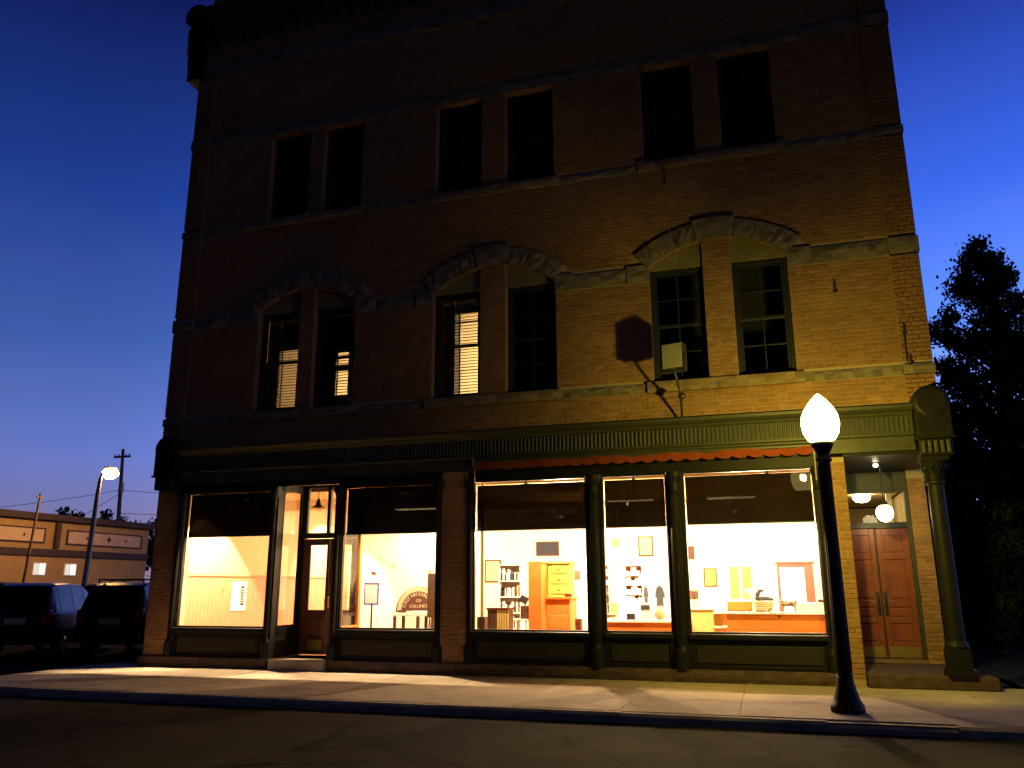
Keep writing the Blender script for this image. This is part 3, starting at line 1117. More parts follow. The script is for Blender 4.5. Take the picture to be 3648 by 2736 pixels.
# ---- corner porch: step, red double door, transom, head panel, corner column
MB().box(1.42, 3.32, -0.16, 2.14, 0.0, 0.20).build('porch_step', M_PLINTH, B, bevel=0.015)
MB().box(1.40, 3.05, -0.02, 2.6, 3.80, 3.855).build('porch_soffit', M_IRON, B)
MB().box(1.41, 2.70, 2.20, 2.40, 3.44, 3.79).build('porch_head_panel', M_DARKWOOD, B)
MB().box(1.41, 2.70, 2.13, 2.30, 0.20, 0.275).build('threshold', M_SILL, B, bevel=0.01)
k = MB()
k.box(1.41, 1.46, 2.17, 2.30, 0.275, 3.44)
k.box(2.63, 2.70, 2.17, 2.30, 0.275, 3.44)
k.box(1.46, 2.63, 2.17, 2.30, 2.69, 2.80)
k.box(1.46, 2.63, 2.17, 2.30, 3.38, 3.44)
o = k.build('door_frame', M_DARKWOOD, B, bevel=0.008)
MB().box(1.46, 2.63, 2.235, 2.242, 2.80, 3.38).build('pane', M_GLASS, o)


def panel_leaf(x0, x1, hx):
    z0, z1, y = 0.285, 2.685, 2.20
    o = MB().box(x0, x1, y + 0.012, y + 0.055, z0, z1).build('door', M_DOOR, B)
    st = 0.10
    rails = [z0, 0.52, 0.95, 1.12, 1.42, 2.18, 2.585]
    k = MB()
    k.box(x0, x0 + st, y - 0.012, y + 0.011, z0, z1)
    k.box(x1 - st, x1, y - 0.012, y + 0.011, z0, z1)
    for a, c in ((z0, 0.56), (0.92, 1.02), (1.22, 1.34), (2.10, 2.20), (2.56, z1)):
        k.box(x0 + st, x1 - st, y - 0.012, y + 0.011, a, c)
    k.build('door_rails', M_DOOR, o, bevel=0.008)
    for a, c in ((0.60, 0.88), (1.05, 1.19), (1.38, 2.06), (2.24, 2.52)):
        MB().box(x0 + st + 0.035, x1 - st - 0.035, y - 0.004, y + 0.011, a, c).build('door_panel', M_DOOR, o, bevel=0.012)
    MB().box(x0 + 0.03, x1 - 0.03, y - 0.019, y - 0.013, z0 + 0.02, 0.50).build('kick_plate', M_BRASS, o)
    MB().box(hx - 0.03, hx + 0.03, y - 0.022, y - 0.013, 1.05, 1.50).tube((hx, y - 0.07, 1.1), (hx, y - 0.07, 1.38), 0.013).tube((hx, y - 0.07, 1.12), (hx, y - 0.015, 1.12), 0.01).tube(
        (hx, y - 0.07, 1.36), (hx, y - 0.015, 1.36), 0.01).build('handle', M_BLACK, o)


panel_leaf(1.465, 2.015, 1.965)
panel_leaf(2.045, 2.628, 2.095)
MB().box(2.016, 2.044, 2.21, 2.25, 0.285, 2.685).build('door_astragal', M_SASH, B)
# hall behind the door
k = MB()
k.box(1.42, 1.46, 2.45, 6.5, 0.2, 3.44)
k.box(2.70, 2.74, 2.62, 6.5, 0.2, 3.44)
k.box(1.47, 2.69, 6.4, 6.5, 0.2, 3.44)
k.build('hall_wall', M_CEIL, B)
MB().box(1.42, 2.69, 2.45, 6.5, 3.50, 3.56).build('hall_ceiling', M_CEIL, B)
for i in range(14):
    MB().box(1.47, 2.69, 2.6 + i * 0.27, 2.86 + i * 0.27, 3.472, 3.497).build('ceiling_board', M_CEIL, B, bevel=0.008)
for x in (2.44,):
    MB().box(x, x + 0.1, 3.2, 3.3, 0.2, 3.46).build('hall_post', M_WHITE, B)

# corner column with a leafy capital
k = MB()
cx, cy = 2.80, -0.02
k.box(cx - 0.20, cx + 0.20, cy - 0.20, cy + 0.20, 0.20, 0.30)
k.box(cx - 0.17, cx + 0.17, cy - 0.17, cy + 0.17, 0.30, 0.62)
k.lathe([(0.17, 0.62), (0.185, 0.66), (0.17, 0.70), (0.145, 0.74), (0.14, 1.4), (0.125, 3.25), (0.15, 3.27), (0.15, 3.31), (0.125, 3.33), (0.14, 3.45), (0.20, 3.60), (0.22, 3.64)], cx, cy, 22)
k.box(cx - 0.22, cx + 0.22, cy - 0.22, cy + 0.22, 3.64, 3.72)
co = k.build('corner_column', M_IRON, B, bevel=0.006)
for j in range(10):
    t = 2 * PI * j / 10
    k = MB()
    pts = [(0.13, 3.33), (0.15, 3.42), (0.19, 3.52), (0.235, 3.56), (0.245, 3.52)]
    for q in range(4):
        w0, w1 = 0.035 * (1 - q * 0.15), 0.035 * (1 - (q + 1) * 0.18)
        (r0, h0), (r1, h1) = pts[q], pts[q + 1]
        c, s = math.cos(t), math.sin(t)
        k.quad((cx + r0 * c - w0 * s, cy + r0 * s + w0 * c, h0), (cx + r0 * c + w0 * s, cy + r0 * s - w0 * c, h0),
               (cx + r1 * c + w1 * s, cy + r1 * s - w1 * c, h1), (cx + r1 * c - w1 * s, cy + r1 * s + w1 * c, h1))
    k.build('capital_leaf', M_IRON, co)

# ---- rolled-up awning with scalloped valance
aw = MB()
x0, x1 = -5.40, 0.90
aw.lathe([(0.02, 0), (0.05, 0)], 0, 0, 4) if False else None
aw.tube((x0, -0.165, 4.005), (x1, -0.165, 4.005), 0.055, n=14)
awo = aw.build('awning', M_IRON_L, B)
va = MB()
n = 23
sw = (x1 - x0) / n
sub = 8
for i in range(n):
    for j in range(sub):
        def pt(q):
            u = q / sub
            dip = 0.115 + 0.045 * math.sin(PI * u) ** 0.8
            x = x0 + sw * (i + u)
            y = -0.222 + 0.012 * math.sin(x * 5.1) + 0.006 * math.sin(x * 13)
            return x, y, dip
        xa, ya, da = pt(j)
        xb, yb, db = pt(j + 1)
        va.quad((xa, ya + 0.01, 3.995), (xb, yb + 0.01, 3.995), (xb, yb, 3.995 - db), (xa, ya, 3.995 - da))
vo = va.build('valance', M_AWN, awo)
so = vo.modifiers.new('t', 'SOLIDIFY')
so.thickness = 0.004
for x in (x0 - 0.02, x1 + 0.02):
    MB().box(x - 0.02, x + 0.02, -0.22, -0.07, 3.92, 4.07).tube((x, -0.14, 3.95), (x, -0.10, 3.4), 0.014).build('awning_bracket', M_GALV, awo)

# small iron anchors in the brickwork
for x, z in ((1.55, 6.95), (2.62, 6.05), (2.66, 5.47)):
    MB().box(x - 0.015, x + 0.015, -0.07, 0.0, z - 0.10, z + 0.08).box(x - 0.04, x + 0.04, -0.06, -0.045, z - 0.12, z - 0.09).build('wall_anchor', M_BLACK, B)
MB().tube((2.60, -0.07, 5.40), (2.60, -0.07, 6.0), 0.012).build('wall_conduit', M_BLACK, B)

# ================================================================== shop interior shell
FZ = 0.20
MB().box(XL + 0.29, 1.38, 0.21, 8.7, 0.05, FZ).build('shop_floor', M_FLOOR, B)
MB().box(XL + 0.29, 1.38, 0.24, 8.7, 3.93, 4.0).build('shop_ceiling', M_CEIL, B)
MB().box(XL + 0.29, 1.38, 8.5, 8.65, FZ, 3.92).build('shop_rear_wall', M_WHITE, B)
lw = MB().box(XL + 0.285, XL + 0.33, 0.45, 8.49, FZ, 3.92).build('shop_side_wall', M_PLASTER, B)
wn = MB().box(XL + 0.331, XL + 0.345, 0.45, 8.45, FZ, 1.90).build('wainscot', M_WAINS, lw)
MB().box(XL + 0.346, XL + 0.385, 0.45, 8.45, 1.88, 1.93).build('wainscot_rail', M_WAINS, lw, bevel=0.008)
for i in range(60):
    y = 0.46 + i * 0.132
    MB().box(XL + 0.345, XL + 0.352, y, y + 0.126, FZ + 0.14, 1.88).build('wainscot_board', M_WAINS, lw)
MB().box(1.30, 1.385, 2.0, 8.49, FZ, 3.92).build('shop_side_wall', M_WHITE, B)
MB().box(0.99, 1.38, 0.22, 1.99, FZ, 3.92).build('shop_side_wall', M_WHITE, B) if False else None
MB().box(-12.7, 1.29, 4.6, 4.85, 3.68, 3.925).build('ceiling_beam', M_CEIL, B)
MB().box(-12.7, 1.29, 1.15, 1.35, 3.72, 3.925).build('ceiling_beam', M_CEIL, B)
# rear wall: green-painted sash panels, doorway casing with a lit room beyond
rw = MB().box(-1.10, -0.40, 8.44, 8.49, 1.20, 2.25).build('rear_casing', M_WHITE, B)
MB().box(-1.03, -0.79, 8.425, 8.439, 1.28, 2.13).build('rear_panel', M_LIME, rw)
MB().box(-0.71, -0.46, 8.425, 8.439, 1.28, 2.13).build('rear_panel', M_LIME, rw)

# ------------------------------------------------------------------ lamps inside the shop
WARM = (1.0, 0.66, 0.36)
HOT = (1.0, 0.70, 0.42)
SHOP = 1.0


def pendant(x, y, z, watts, label, ztop=3.92, group='shop pendant lamps', col=WARM, r=0.16, bulb=28.0):
    t = thing('pendant_lamp', label, 'lamp', (x, y, ztop), group)
    MB().tube((x, y, z + 0.14), (x, y, ztop), 0.007, n=6).build('rod', M_BLACK, t)
    k = MB()
    n = 20
    pr = [(0.02, z + 0.15), (0.035, z + 0.12), (0.06, z + 0.10), (r * 0.7, z + 0.06), (r, z)]
    for j in range(len(pr) - 1):
        for i in range(n):
            t0, t1 = 2 * PI * i / n, 2 * PI * (i + 1) / n
            (ra, ha), (rb, hb) = pr[j], pr[j + 1]
            k.quad((x + ra * math.cos(t0), y + ra * math.sin(t0), ha), (x + ra * math.cos(t1), y + ra * math.sin(t1), ha),
                   (x + rb * math.cos(t1), y + rb * math.sin(t1), hb), (x + rb * math.cos(t0), y + rb * math.sin(t0), hb))
    so_ = k.build('lamp_shade', emit('opal_shade', (1.0, 0.86, 0.60), 3.0), t, smooth=True)
    MB().lathe([(0.005, z - 0.05), (0.03, z - 0.045), (0.045, z - 0.015), (0.04, z + 0.015), (0.02, z + 0.03)], x, y, 12).build('bulb', emit('bulb', (1.0, 0.85, 0.6), bulb), t, smooth=True)
    lamp('lamp_light', t, (x, y, z - 0.10), col, watts, 0.05)
    return t


pendant(-0.25, 3.0, 2.70, 1400, 'opal pendant lamp nearest the middle of the right-hand shop window')
pendant(1.02, 3.0, 2.73, 600, 'opal pendant lamp half hidden by the right edge of the right-hand window')
pendant(-4.43, 3.0, 3.17, 1700, 'pendant lamp seen dimly through the shade left of the column between windows')
pendant(-0.67, 5.6, 3.40, 420, 'faint pendant lamp deep behind the brown shade of the right-hand window')
pendant(-7.2, 5.2, 3.1, 420, 'pendant lamp hanging over the back of the shop beside the brick pier')

# ceiling spot lamps over the left windows
def spot_lamp(x, y, z, tx, ty, tz, watts, label, size=rad(95), blend=0.25, col=WARM):
    t = thing('track_lamp', label, 'lamp', (x, y, 3.92), 'track lamps at the shop ceiling')
    d = (Vector((tx, ty, tz)) - Vector((x, y, z))).normalized()
    p = Vector((x, y, z))
    MB().tube((x, y, z + 0.04), (x, y, 3.92), 0.012, n=8).build('stem', M_BLACK, t)
    MB().tube(p - d * 0.10, p + d * 0.04, 0.03, 0.05, 14).build('housing', M_BLACK, t)
    MB().tube(p + d * 0.041, p + d * 0.046, 0.042, 0.042, 14).build('lens', emit('spot_lens', (1.0, 0.85, 0.6), 20.0), t)
    q = d.to_track_quat('-Z', 'Y').to_euler()
    lamp('lamp_light', t, tuple(p + d * 0.06), col, watts, 0.03, 'SPOT', q, size, blend)
    return t


spot_lamp(-11.35, 1.0, 3.65, -12.7, 1.25, 1.5, 2500, 'black track lamp washing the front of the wainscoted side wall', rad(84), 0.10)
spot_lamp(-11.2, 0.74, 3.60, -11.3, -0.95, 0.0, 2600, 'black track lamp above the leftmost shop window', rad(76), 0.3, HOT)
spot_lamp(-7.3, 0.74, 3.60, -7.3, -0.95, 0.0, 2600, 'black track lamp above the window right of the shop door', rad(76), 0.3, HOT)
spot_lamp(-4.6, 0.72, 3.62, -4.6, 2.9, 0.6, 1100, 'black added track lamp brightening the orange partition', rad(84), 0.5, HOT)  # this and the next two are added, aimed inward to light the furniture fronts
spot_lamp(-2.4, 0.72, 3.62, -2.4, 2.9, 0.6, 1100, 'black added track lamp brightening the display table', rad(84), 0.5, HOT)
spot_lamp(0.1, 0.72, 3.62, 0.1, 2.6, 0.6, 1300, 'black added track lamp brightening the front counter', rad(84), 0.5, HOT)
spot_lamp(-7.5, 0.45, 3.62, -7.7, 2.0, 0.9, 1100, 'black added track lamp brightening the half-round sign', rad(80), 0.5, HOT)  # added to light the board and sign from the window side
spot_lamp(-11.2, 6.4, 3.70, -12.7, 7.0, 1.6, 1500, 'black track lamp at the rear washing the side wall', rad(95), 0.3)
# bare bulb glinting through the shade of the narrow window
t = thing('bare_bulb', 'tiny bright bare bulb glinting through the shade of the narrow middle window', 'lamp', (-2.665, 1.5, 3.72))
MB().tube((-2.665, 1.5, 3.29), (-2.665, 1.5, 3.72), 0.006, n=6).build('cord', M_BLACK, t)
MB().lathe([(0.004, 3.22), (0.022, 3.235), (0.026, 3.26), (0.012, 3.30)], -2.665, 1.5, 12).build('bulb', emit('bare_bulb', (1.0, 0.9, 0.75), 170.0), t, smooth=True)
# fluorescent fixtures
for i, (x, y, w, lab) in enumerate(((-5.6, 5.6, 1.0, 'long ceiling light over the bookshelf bay'), (-2.9, 5.5, 1.0, 'long ceiling light over the display table'), (-0.4, 5.2, 0.8, 'long ceiling light over the front counter'),
                                    (-3.4, 6.6, 1.2, 'long ceiling light near the rear wall, middle'), (-0.8, 6.8, 1.0, 'long ceiling light near the rear wall, right'), (-9.8, 7.0, 3.6, 'long ceiling light near the rear wall, left'))):
    t = thing('ceiling_light', lab, 'lamp', (x, y, 3.92), 'long shop ceiling lights')
    MB().box(x - 0.62, x + 0.62, y - 0.16, y + 0.16, 3.86, 3.92).build('housing', M_WHITE, t)
    MB().box(x - 0.60, x + 0.60, y - 0.14, y + 0.14, 3.835, 3.859).build('diffuser', emit('fluoro_%d' % round(w * 10), (1.0, 0.86, 0.66), 52.0 * w), t)

# hall and porch lamps, entrance pendant
t = thing('hall_lamp', 'flat glowing ceiling lamp seen through the glass above the red doors', 'lamp', (1.98, 3.3, 3.47))
MB().lathe([(0.02, 3.30), (0.12, 3.32), (0.17, 3.38), (0.18, 3.43), (0.15, 3.468)], 1.98, 3.3, 20).build('globe', emit('hall_globe', (1.0, 0.86, 0.50), 22.0), t, smooth=True)

t = thing('porch_lantern', 'glowing glass lantern hanging in the porch before the red doors', 'lamp', (2.11, 1.1, 3.80))
MB().tube((2.11, 1.1, 3.10), (2.11, 1.1, 3.80), 0.010, n=8).lathe([(0.01, 3.14), (0.05, 3.12), (0.07, 3.06), (0.075, 3.03)], 2.11, 1.1, 14).build('hanger', M_BLACK, t)
MB().lathe([(0.02, 2.74), (0.08, 2.76), (0.135, 2.83), (0.15, 2.90), (0.13, 2.98), (0.075, 3.03)], 2.11, 1.1, 20).build('globe', emit('porch_globe', (1.0, 0.80, 0.40), 40.0), t, smooth=True)

t = thing('soffit_lamp', 'small bright bulb in the porch ceiling above the lantern', 'lamp', (2.02, 0.9, 3.799))
MB().lathe([(0.06, 3.78), (0.055, 3.798)], 2.02, 0.9, 14).build('socket', M_BLACK, t)
MB().lathe([(0.005, 3.715), (0.03, 3.725), (0.042, 3.75), (0.03, 3.779)], 2.02, 0.9, 14).build('bulb', emit('soffit_bulb', (1.0, 0.85, 0.5), 30.0), t, smooth=True)

t = thing('entrance_pendant', 'dark unlit bell-shaped pendant hanging before the shop door transom', 'lamp', (-9.31, 0.62, 3.86))
MB().tube((-9.31, 0.62, 3.45), (-9.31, 0.62, 3.86), 0.010, n=8).build('rod', M_BLACK, t)
MB().lathe([(0.025, 3.50), (0.03, 3.46), (0.05, 3.42), (0.06, 3.36), (0.12, 3.325), (0.16, 3.315), (0.16, 3.305), (0.05, 3.30)], -9.31, 0.62, 20).build('lamp_shade', M_BLACK, t, smooth=True)
MB().lathe([(0.02, 3.20), (0.05, 3.215), (0.065, 3.25), (0.05, 3.30)], -9.31, 0.62, 14).build('globe', M_GLASS, t, smooth=True)

# lamps of the lit rooms upstairs
for x, y, z, e, lab in ((-10.1, 2.2, 6.9, 5.0, 'small round lamp in the lit upstairs room behind the leftmost arched pair'), (-5.9, 2.2, 7.0, 9.0, 'small round lamp in the lit upstairs room behind the middle arched pair')):
    t = thing('room_lamp', lab, 'lamp', (x, y, 8.99))
    MB().tube((x, y, z + 0.1), (x, y, 8.99), 0.008, n=6).build('rod', M_BLACK, t)
    MB().lathe([(0.02, z - 0.12), (0.10, z - 0.08), (0.12, z), (0.08, z + 0.1)], x, y, 14).build('globe', emit('room_globe_%d' % round(e), (1.0, 0.78, 0.42), e * 150), t, smooth=True)

# ================================================================== furnishings seen through the glass
def box_thing(name, label, cat, x0, x1, y0, y1, z0, z1, m, group=None, bevel=0.008):
    o = MB().box(x0, x1, y0, y1, z0, z1).build(name, m, None, bevel)
    return tag(o, label, cat, group)


# left window: framed notice on the wainscot
xw = XL + 0.352
t = thing('wall_notice', 'white framed notice hung on the wainscot in the leftmost shop window', 'sign', (xw, 2.8, 1.0))
MB().box(xw, xw + 0.02, 2.50, 3.10, 1.06, 1.76).build('board', M_PAPER, t, bevel=0.005)
MB().box(xw + 0.021, xw + 0.024, 2.86, 2.99, 1.18, 1.66).build('print', M_INK, t)
for j in range(7):
    MB().box(xw + 0.0245, xw + 0.026, 2.885, 2.965, 1.24 + j * 0.055, 1.265 + j * 0.055).build('print_line', M_SIGNL, t)
t = thing('wall_hook', 'small brass coat hook on the wainscot left of the notice', 'hook', (xw, 2.12, 1.5))
MB().tube((xw, 2.12, 1.55), (xw + 0.06, 2.12, 1.53), 0.008).tube((xw + 0.06, 2.12, 1.53), (xw + 0.07, 2.12, 1.58), 0.008).box(xw, xw + 0.006, 2.10, 2.14, 1.48, 1.60).build('hook', M_BRASS, t)

# window right of the door
t = thing('sign_stand', 'white notice board with blue edge on a dark pedestal behind the glass', 'sign', (-8.3, 1.35, FZ))
bx0, by0 = -8.32, 1.35
MB().box(bx0 - 0.15, bx0 + 0.15, by0, by0 + 0.02, 1.27, 1.69).build('board', M_PAPER, t, bevel=0.004)
k = MB()
k.box(bx0 - 0.17, bx0 - 0.151, by0 - 0.01, by0 + 0.03, 1.24, 1.71).box(bx0 + 0.151, bx0 + 0.17, by0 - 0.01, by0 + 0.03, 1.24, 1.71)
k.box(bx0 - 0.151, bx0 + 0.151, by0 - 0.01, by0 + 0.03, 1.24, 1.269).box(bx0 - 0.151, bx0 + 0.151, by0 - 0.01, by0 + 0.03, 1.691, 1.71)
k.build('board_frame', M_BLUE, t)
MB().tube((bx0, by0 + 0.045, FZ + 0.02), (bx0, by0 + 0.045, 1.3), 0.022).lathe([(0.16, FZ), (0.15, FZ + 0.02), (0.03, FZ + 0.05)], bx0, by0 + 0.045, 16).build('pedestal', M_BLACK, t)

t = thing('arched_sign', 'half-round brown bank sign with cream border and raised letters on the bench', 'sign', (-7.54, 2.15, 1.06))
def half_disc(r, y0, y1, z, x=-7.54, n=24, r0=0.0):
    P = [(x + r * math.cos(PI * i / n), z + r * math.sin(PI * i / n)) for i in range(n + 1)]
    if r0:
        P += [(x + r0 * math.cos(PI * i / n), z + r0 * math.sin(PI * i / n)) for i in range(n, -1, -1)]
    return MB().prism(P, y0, y1)
half_disc(0.56, 2.15, 2.20, 1.062).build('board', M_SIGNB, t)
half_disc(0.515, 2.135, 2.149, 1.10, r0=0.42).build('border', M_SIGNL, t)
items = []
ARC = 'FIRST NATIONAL BANK'
for i, ch in enumerate(ARC):
    if ch == ' ':
        continue
    a = PI * 0.94 - PI * 0.88 * (i + 0.5) / len(ARC)
    me = text_mesh(ch, 0.105, 0.004)
    items.append((me, Matrix.Translation((-7.54 + 0.325 * math.cos(a), 2.143, 1.10 + 0.325 * math.sin(a))) @ Matrix.Rotation(-(a - PI / 2), 4, 'Y') @ UPRIGHT))
items.append((text_mesh('OF', 0.10, 0.004), Matrix.Translation((-7.54, 2.143, 1.285)) @ UPRIGHT))
items.append((text_mesh('CALUMET', 0.10, 0.004), Matrix.Translation((-7.54, 2.143, 1.165)) @ UPRIGHT))
put('lettering', join_meshes(items, 'lettering', M_SIGNL), t)

t = thing('low_table', 'low white-topped table with dark legs under the half-round sign', 'table', (-7.5, 1.95, FZ))
MB().box(-7.98, -6.98, 1.7, 2.3, 1.0, 1.06).build('top', M_WHITE, t, bevel=0.01)
for x in (-7.93, -7.38, -7.03):
    for y in (1.76, 2.22):
        MB().box(x - 0.03, x + 0.03, y - 0.03, y + 0.03, FZ, 0.995).build('leg', M_BROWN, t)
box_thing('open_book', 'white open book lying on the low table before the half-round sign', 'book', -7.66, -7.18, 1.75, 2.05, 1.063, 1.10, M_PAPER)
t = thing('display_partition', 'brown display partition standing against the brick pier', 'partition', (-6.85, 1.5, FZ))
MB().box(-7.06, -6.55, 1.5, 1.54, 0.98, 1.90).build('panel', M_BROWN, t, bevel=0.006)
for x in (-7.0, -6.6):
    MB().tube((x, 1.52, 0.99), (x - 0.04, 1.40, FZ), 0.012).tube((x, 1.52, 0.99), (x - 0.02, 1.66, FZ), 0.012).build('leg', M_BLACK, t)
# small notices on the rear wall
for i, (x, z, w, h, lab) in enumerate(((-11.65, 2.5, 0.16, 0.05, 'small grey clipping'), (-11.2, 2.22, 0.16, 0.10, 'small folded leaflet'), (-11.85, 2.0, 0.16, 0.09, 'dark pinned photograph'), (-9.95, 2.0, 0.10, 0.12, 'upper small green label'),
                                  (-9.95, 1.72, 0.12, 0.13, 'lower small green label'))):
    o = MB().box(x - w / 2, x + w / 2, 8.47, 8.485, z, z + h, Matrix.Translation((x, 0, z)) @ Matrix.Rotation(random.uniform(-0.3, 0.3), 4, 'Y') @ Matrix.Translation((-x, 0, -z))).build(
        'wall_notice', M_SIGNL if i < 2 else M_BROWN if i == 2 else M_LIME, None)
    tag(o, lab + ' on the white rear wall right of the shop door', 'notice', 'notices on the rear wall')

# window A
t = thing('steel_post', 'slim cream steel post with brown base just inside the window beside the pier', 'post', (-5.565, 0.8, FZ))
MB().tube((-5.565, 0.8, FZ + 0.5), (-5.565, 0.8, 3.72), 0.035, n=14).build('shaft', M_YELLOWW, t, smooth=False)
MB().box(-5.65, -5.48, 0.72, 0.88, FZ, 1.03).build('base', M_BROWN, t, bevel=0.01)
t = thing('slatted_crate', 'brown slatted wooden crate standing behind the sill', 'crate', (-5.4, 1.55, FZ))
MB().box(-5.655, -5.19, 1.42, 1.7, FZ, 1.15).build('body', M_BROWN, t)
for j in range(9):
    MB().box(-5.66 + j * 0.053, -5.622 + j * 0.053, 1.40, 1.419, FZ + 0.05, 1.15).build('slat', M_YELLOWW if j > 3 else M_BROWN, t)
MB().box(-5.68, -5.17, 1.38, 1.72, 1.151, 1.19).build('lid', M_MAHOG, t, bevel=0.006)

def bookcase(name, label, x0, x1, y0, y1, z1, nsh, m, back, seed, wide=False, ztop_items=True):
    t = thing(name, label, 'shelves', ((x0 + x1) / 2, y0, FZ))
    k = MB()
    k.box(x0, x0 + 0.025, y0, y1, FZ, z1).box(x1 - 0.025, x1, y0, y1, FZ, z1).box(x0, x1, y0, y1, z1 + 0.001, z1 + 0.03)
    k.build('carcass', m, t)
    MB().box(x0 + 0.026, x1 - 0.026, y1 - 0.02, y1 - 0.002, FZ, z1).build('back', back, t)
    r = random.Random(seed)
    for j in range(nsh):
        z = FZ + 0.1 + (z1 - FZ - 0.1) * j / nsh
        MB().box(x0 + 0.026, x1 - 0.026, y0 + 0.005, y1 - 0.025, z - 0.012, z + 0.012).build('shelf', m, t)
        x = x0 + 0.04
        H = (z1 - FZ - 0.1) / nsh
        while x < x1 - 0.08:
            w = r.uniform(0.02, 0.06) * (2.2 if wide else 1)
            h = H * r.uniform(0.35, 0.8)
            if x + w > x1 - 0.03:
                break
            mm = r.choice([M_PAPER, M_PAPER, M_WHITE, M_PAPER, M_INK, M_SIGNL, M_CLOTH] if not wide else [M_PAPER, M_WHITE, M_PAPER])
            MB().box(x, x + w - 0.004, y0 + 0.03, y1 - 0.06, z + 0.013, z + 0.013 + h).build('book', mm, t)
            x += w + (r.uniform(0, 0.05) if r.random() < 0.3 else 0)
    return t


bookcase('bookcase', 'white bookcase with sparse books behind the slatted crate', -6.1, -5.55, 3.5, 3.8, 2.1, 5, M_WHITE, M_WHITE, 5)
bookcase('cubby_shelves', 'tall shelves with tan backs and stacked white goods in the narrow window', -3.38, -2.92, 5.0, 5.35, 2.10, 8, M_WHITE, M_ORANGE, 8, True)
bookcase('cubby_shelves', 'tan-backed shelves cut off by the column left of the narrow window', -4.3, -3.74, 5.0, 5.35, 2.12, 8, M_WHITE, M_ORANGE, 9, True)

t = thing('orange_partition', 'tall narrow orange wooden partition end in the wide middle window', 'partition', (-4.8, 2.0, FZ))
MB().box(-4.94, -4.655, 2.0, 2.9, FZ, 2.12).build('panel', M_ORANGE, t, bevel=0.01)
MB().box(-4.95, -4.645, 1.99, 2.91, 2.121, 2.15).build('cap', M_YELLOWW, t, bevel=0.006)
t = thing('cash_register', 'dark tilted screen and printer beside the orange partition', 'cash register', (-5.03, 2.05, 0.95))
MB().box(-5.12, -4.96, 2.0, 2.3, 0.95, 1.22).build('body', M_BROWN, t, bevel=0.01)
MB().box(-5.14, -4.96, 2.0, 2.03, 1.27, 1.42, Matrix.Translation((-5.05, 2, 1.34)) @ Matrix.Rotation(0.5, 4, 'Y') @ Matrix.Translation((5.05, -2, -1.34))).build('screen', M_INK, t)
MB().tube((-5.05, 2.12, 1.22), (-5.05, 2.05, 1.34), 0.015).build('arm', M_INK, t)
t = thing('register_table', 'white table carrying the dark screen and printer', 'table', (-5.15, 2.1, FZ))
MB().box(-5.35, -4.945, 1.9, 2.5, 0.91, 0.948).build('top', M_WHITE, t, bevel=0.008)
for x in (-5.32, -4.98):
    for y in (1.94, 2.46):
        MB().box(x - 0.025, x + 0.025, y - 0.025, y + 0.025, FZ, 0.909).build('leg', M_WHITE, t)

t = thing('panelled_hutch', 'tall panelled hutch, pale green above an orange counter', 'cabinet', (-4.4, 2.6, FZ))
MB().box(-4.66, -4.17, 2.6, 3.1, 1.40, 2.10).build('upper_case', M_LIME, t)
MB().box(-4.72, -4.11, 2.54, 3.12, 2.101, 2.17).build('crown', M_YELLOWW, t, bevel=0.015)
for j in range(3):
    z = 1.46 + j * 0.215
    MB().box(-4.60, -4.23, 2.575, 2.599, z, z + 0.17).build('drawer', M_LIME, t, bevel=0.015)
    MB().box(-4.45, -4.38, 2.560, 2.574, z + 0.075, z + 0.095).build('drawer_pull', M_BRASS, t)
MB().box(-4.74, -4.08, 2.36, 3.12, 1.345, 1.399).build('counter', M_ORANGE, t, bevel=0.012)
MB().box(-4.66, -4.14, 2.45, 3.1, FZ, 1.344).build('lower_case', M_ORANGE, t)
for j in range(2):
    MB().box(-4.60, -4.20, 2.425, 2.449, 0.40 + j * 0.33, 0.68 + j * 0.33).build('drawer', M_YELLOWW if j == 0 else M_ORANGE, t, bevel=0.015)
box_thing('red_box', 'small red box on the right end of the orange counter', 'box', -4.25, -4.10, 2.42, 2.55, 1.40, 1.47, M_MAHOG)
box_thing('framed_picture', 'small brown picture on a white panel right of the hutch', 'picture', -4.42, -4.24, 3.98, 4.0, 1.78, 1.99, M_BROWN)
t = thing('display_stand', 'white standing display board behind the hutch', 'display stand', (-4.3, 4.1, FZ))
MB().box(-4.75, -3.95, 4.005, 4.04, 0.9, 2.3).build('panel', M_WHITE, t)
for x in (-4.7, -4.0):
    MB().box(x - 0.02, x + 0.02, 3.9, 4.2, FZ, 0.899).build('leg', M_WHITE, t)
t = thing('postcard_rack', 'dark narrow rack of postcards at the right edge of the wide window', 'rack', (-4.03, 2.2, FZ))
MB().box(-3.98, -3.86, 2.2, 2.4, FZ, 0.95).build('frame', M_BROWN, t)
for j in range(6):
    MB().box(-3.975, -3.865, 2.185, 2.199, 0.38 + j * 0.095, 0.45 + j * 0.095).build('card', M_MAHOG, t)

# window B
box_thing('wall_plaque', 'square ochre plaque high on the rear wall in the narrow window', 'plaque', -4.27, -4.05, 8.46, 8.49, 2.74, 2.96, M_YELLOWW)
t = thing('display_table', 'long display table with brown apron under the narrow window goods', 'table', (-2.5, 1.9, FZ))
MB().box(-3.45, -1.55, 1.75, 2.6, 0.90, 0.955).build('top', M_WHITE, t, bevel=0.012)
MB().box(-3.40, -1.60, 1.79, 2.56, 0.66, 0.899).build('apron', M_ORANGE, t)
for x in (-3.35, -1.65):
    for y in (1.84, 2.5):
        MB().box(x - 0.04, x + 0.04, y - 0.04, y + 0.04, FZ, 0.659).build('leg', M_ORANGE, t)
t = thing('small_box', 'dark small box between white goods on the display table', 'box', (-2.73, 1.85, 0.955))
MB().box(-2.82, -2.66, 1.82, 1.95, 0.957, 1.08).build('case', M_INK, t, bevel=0.006)
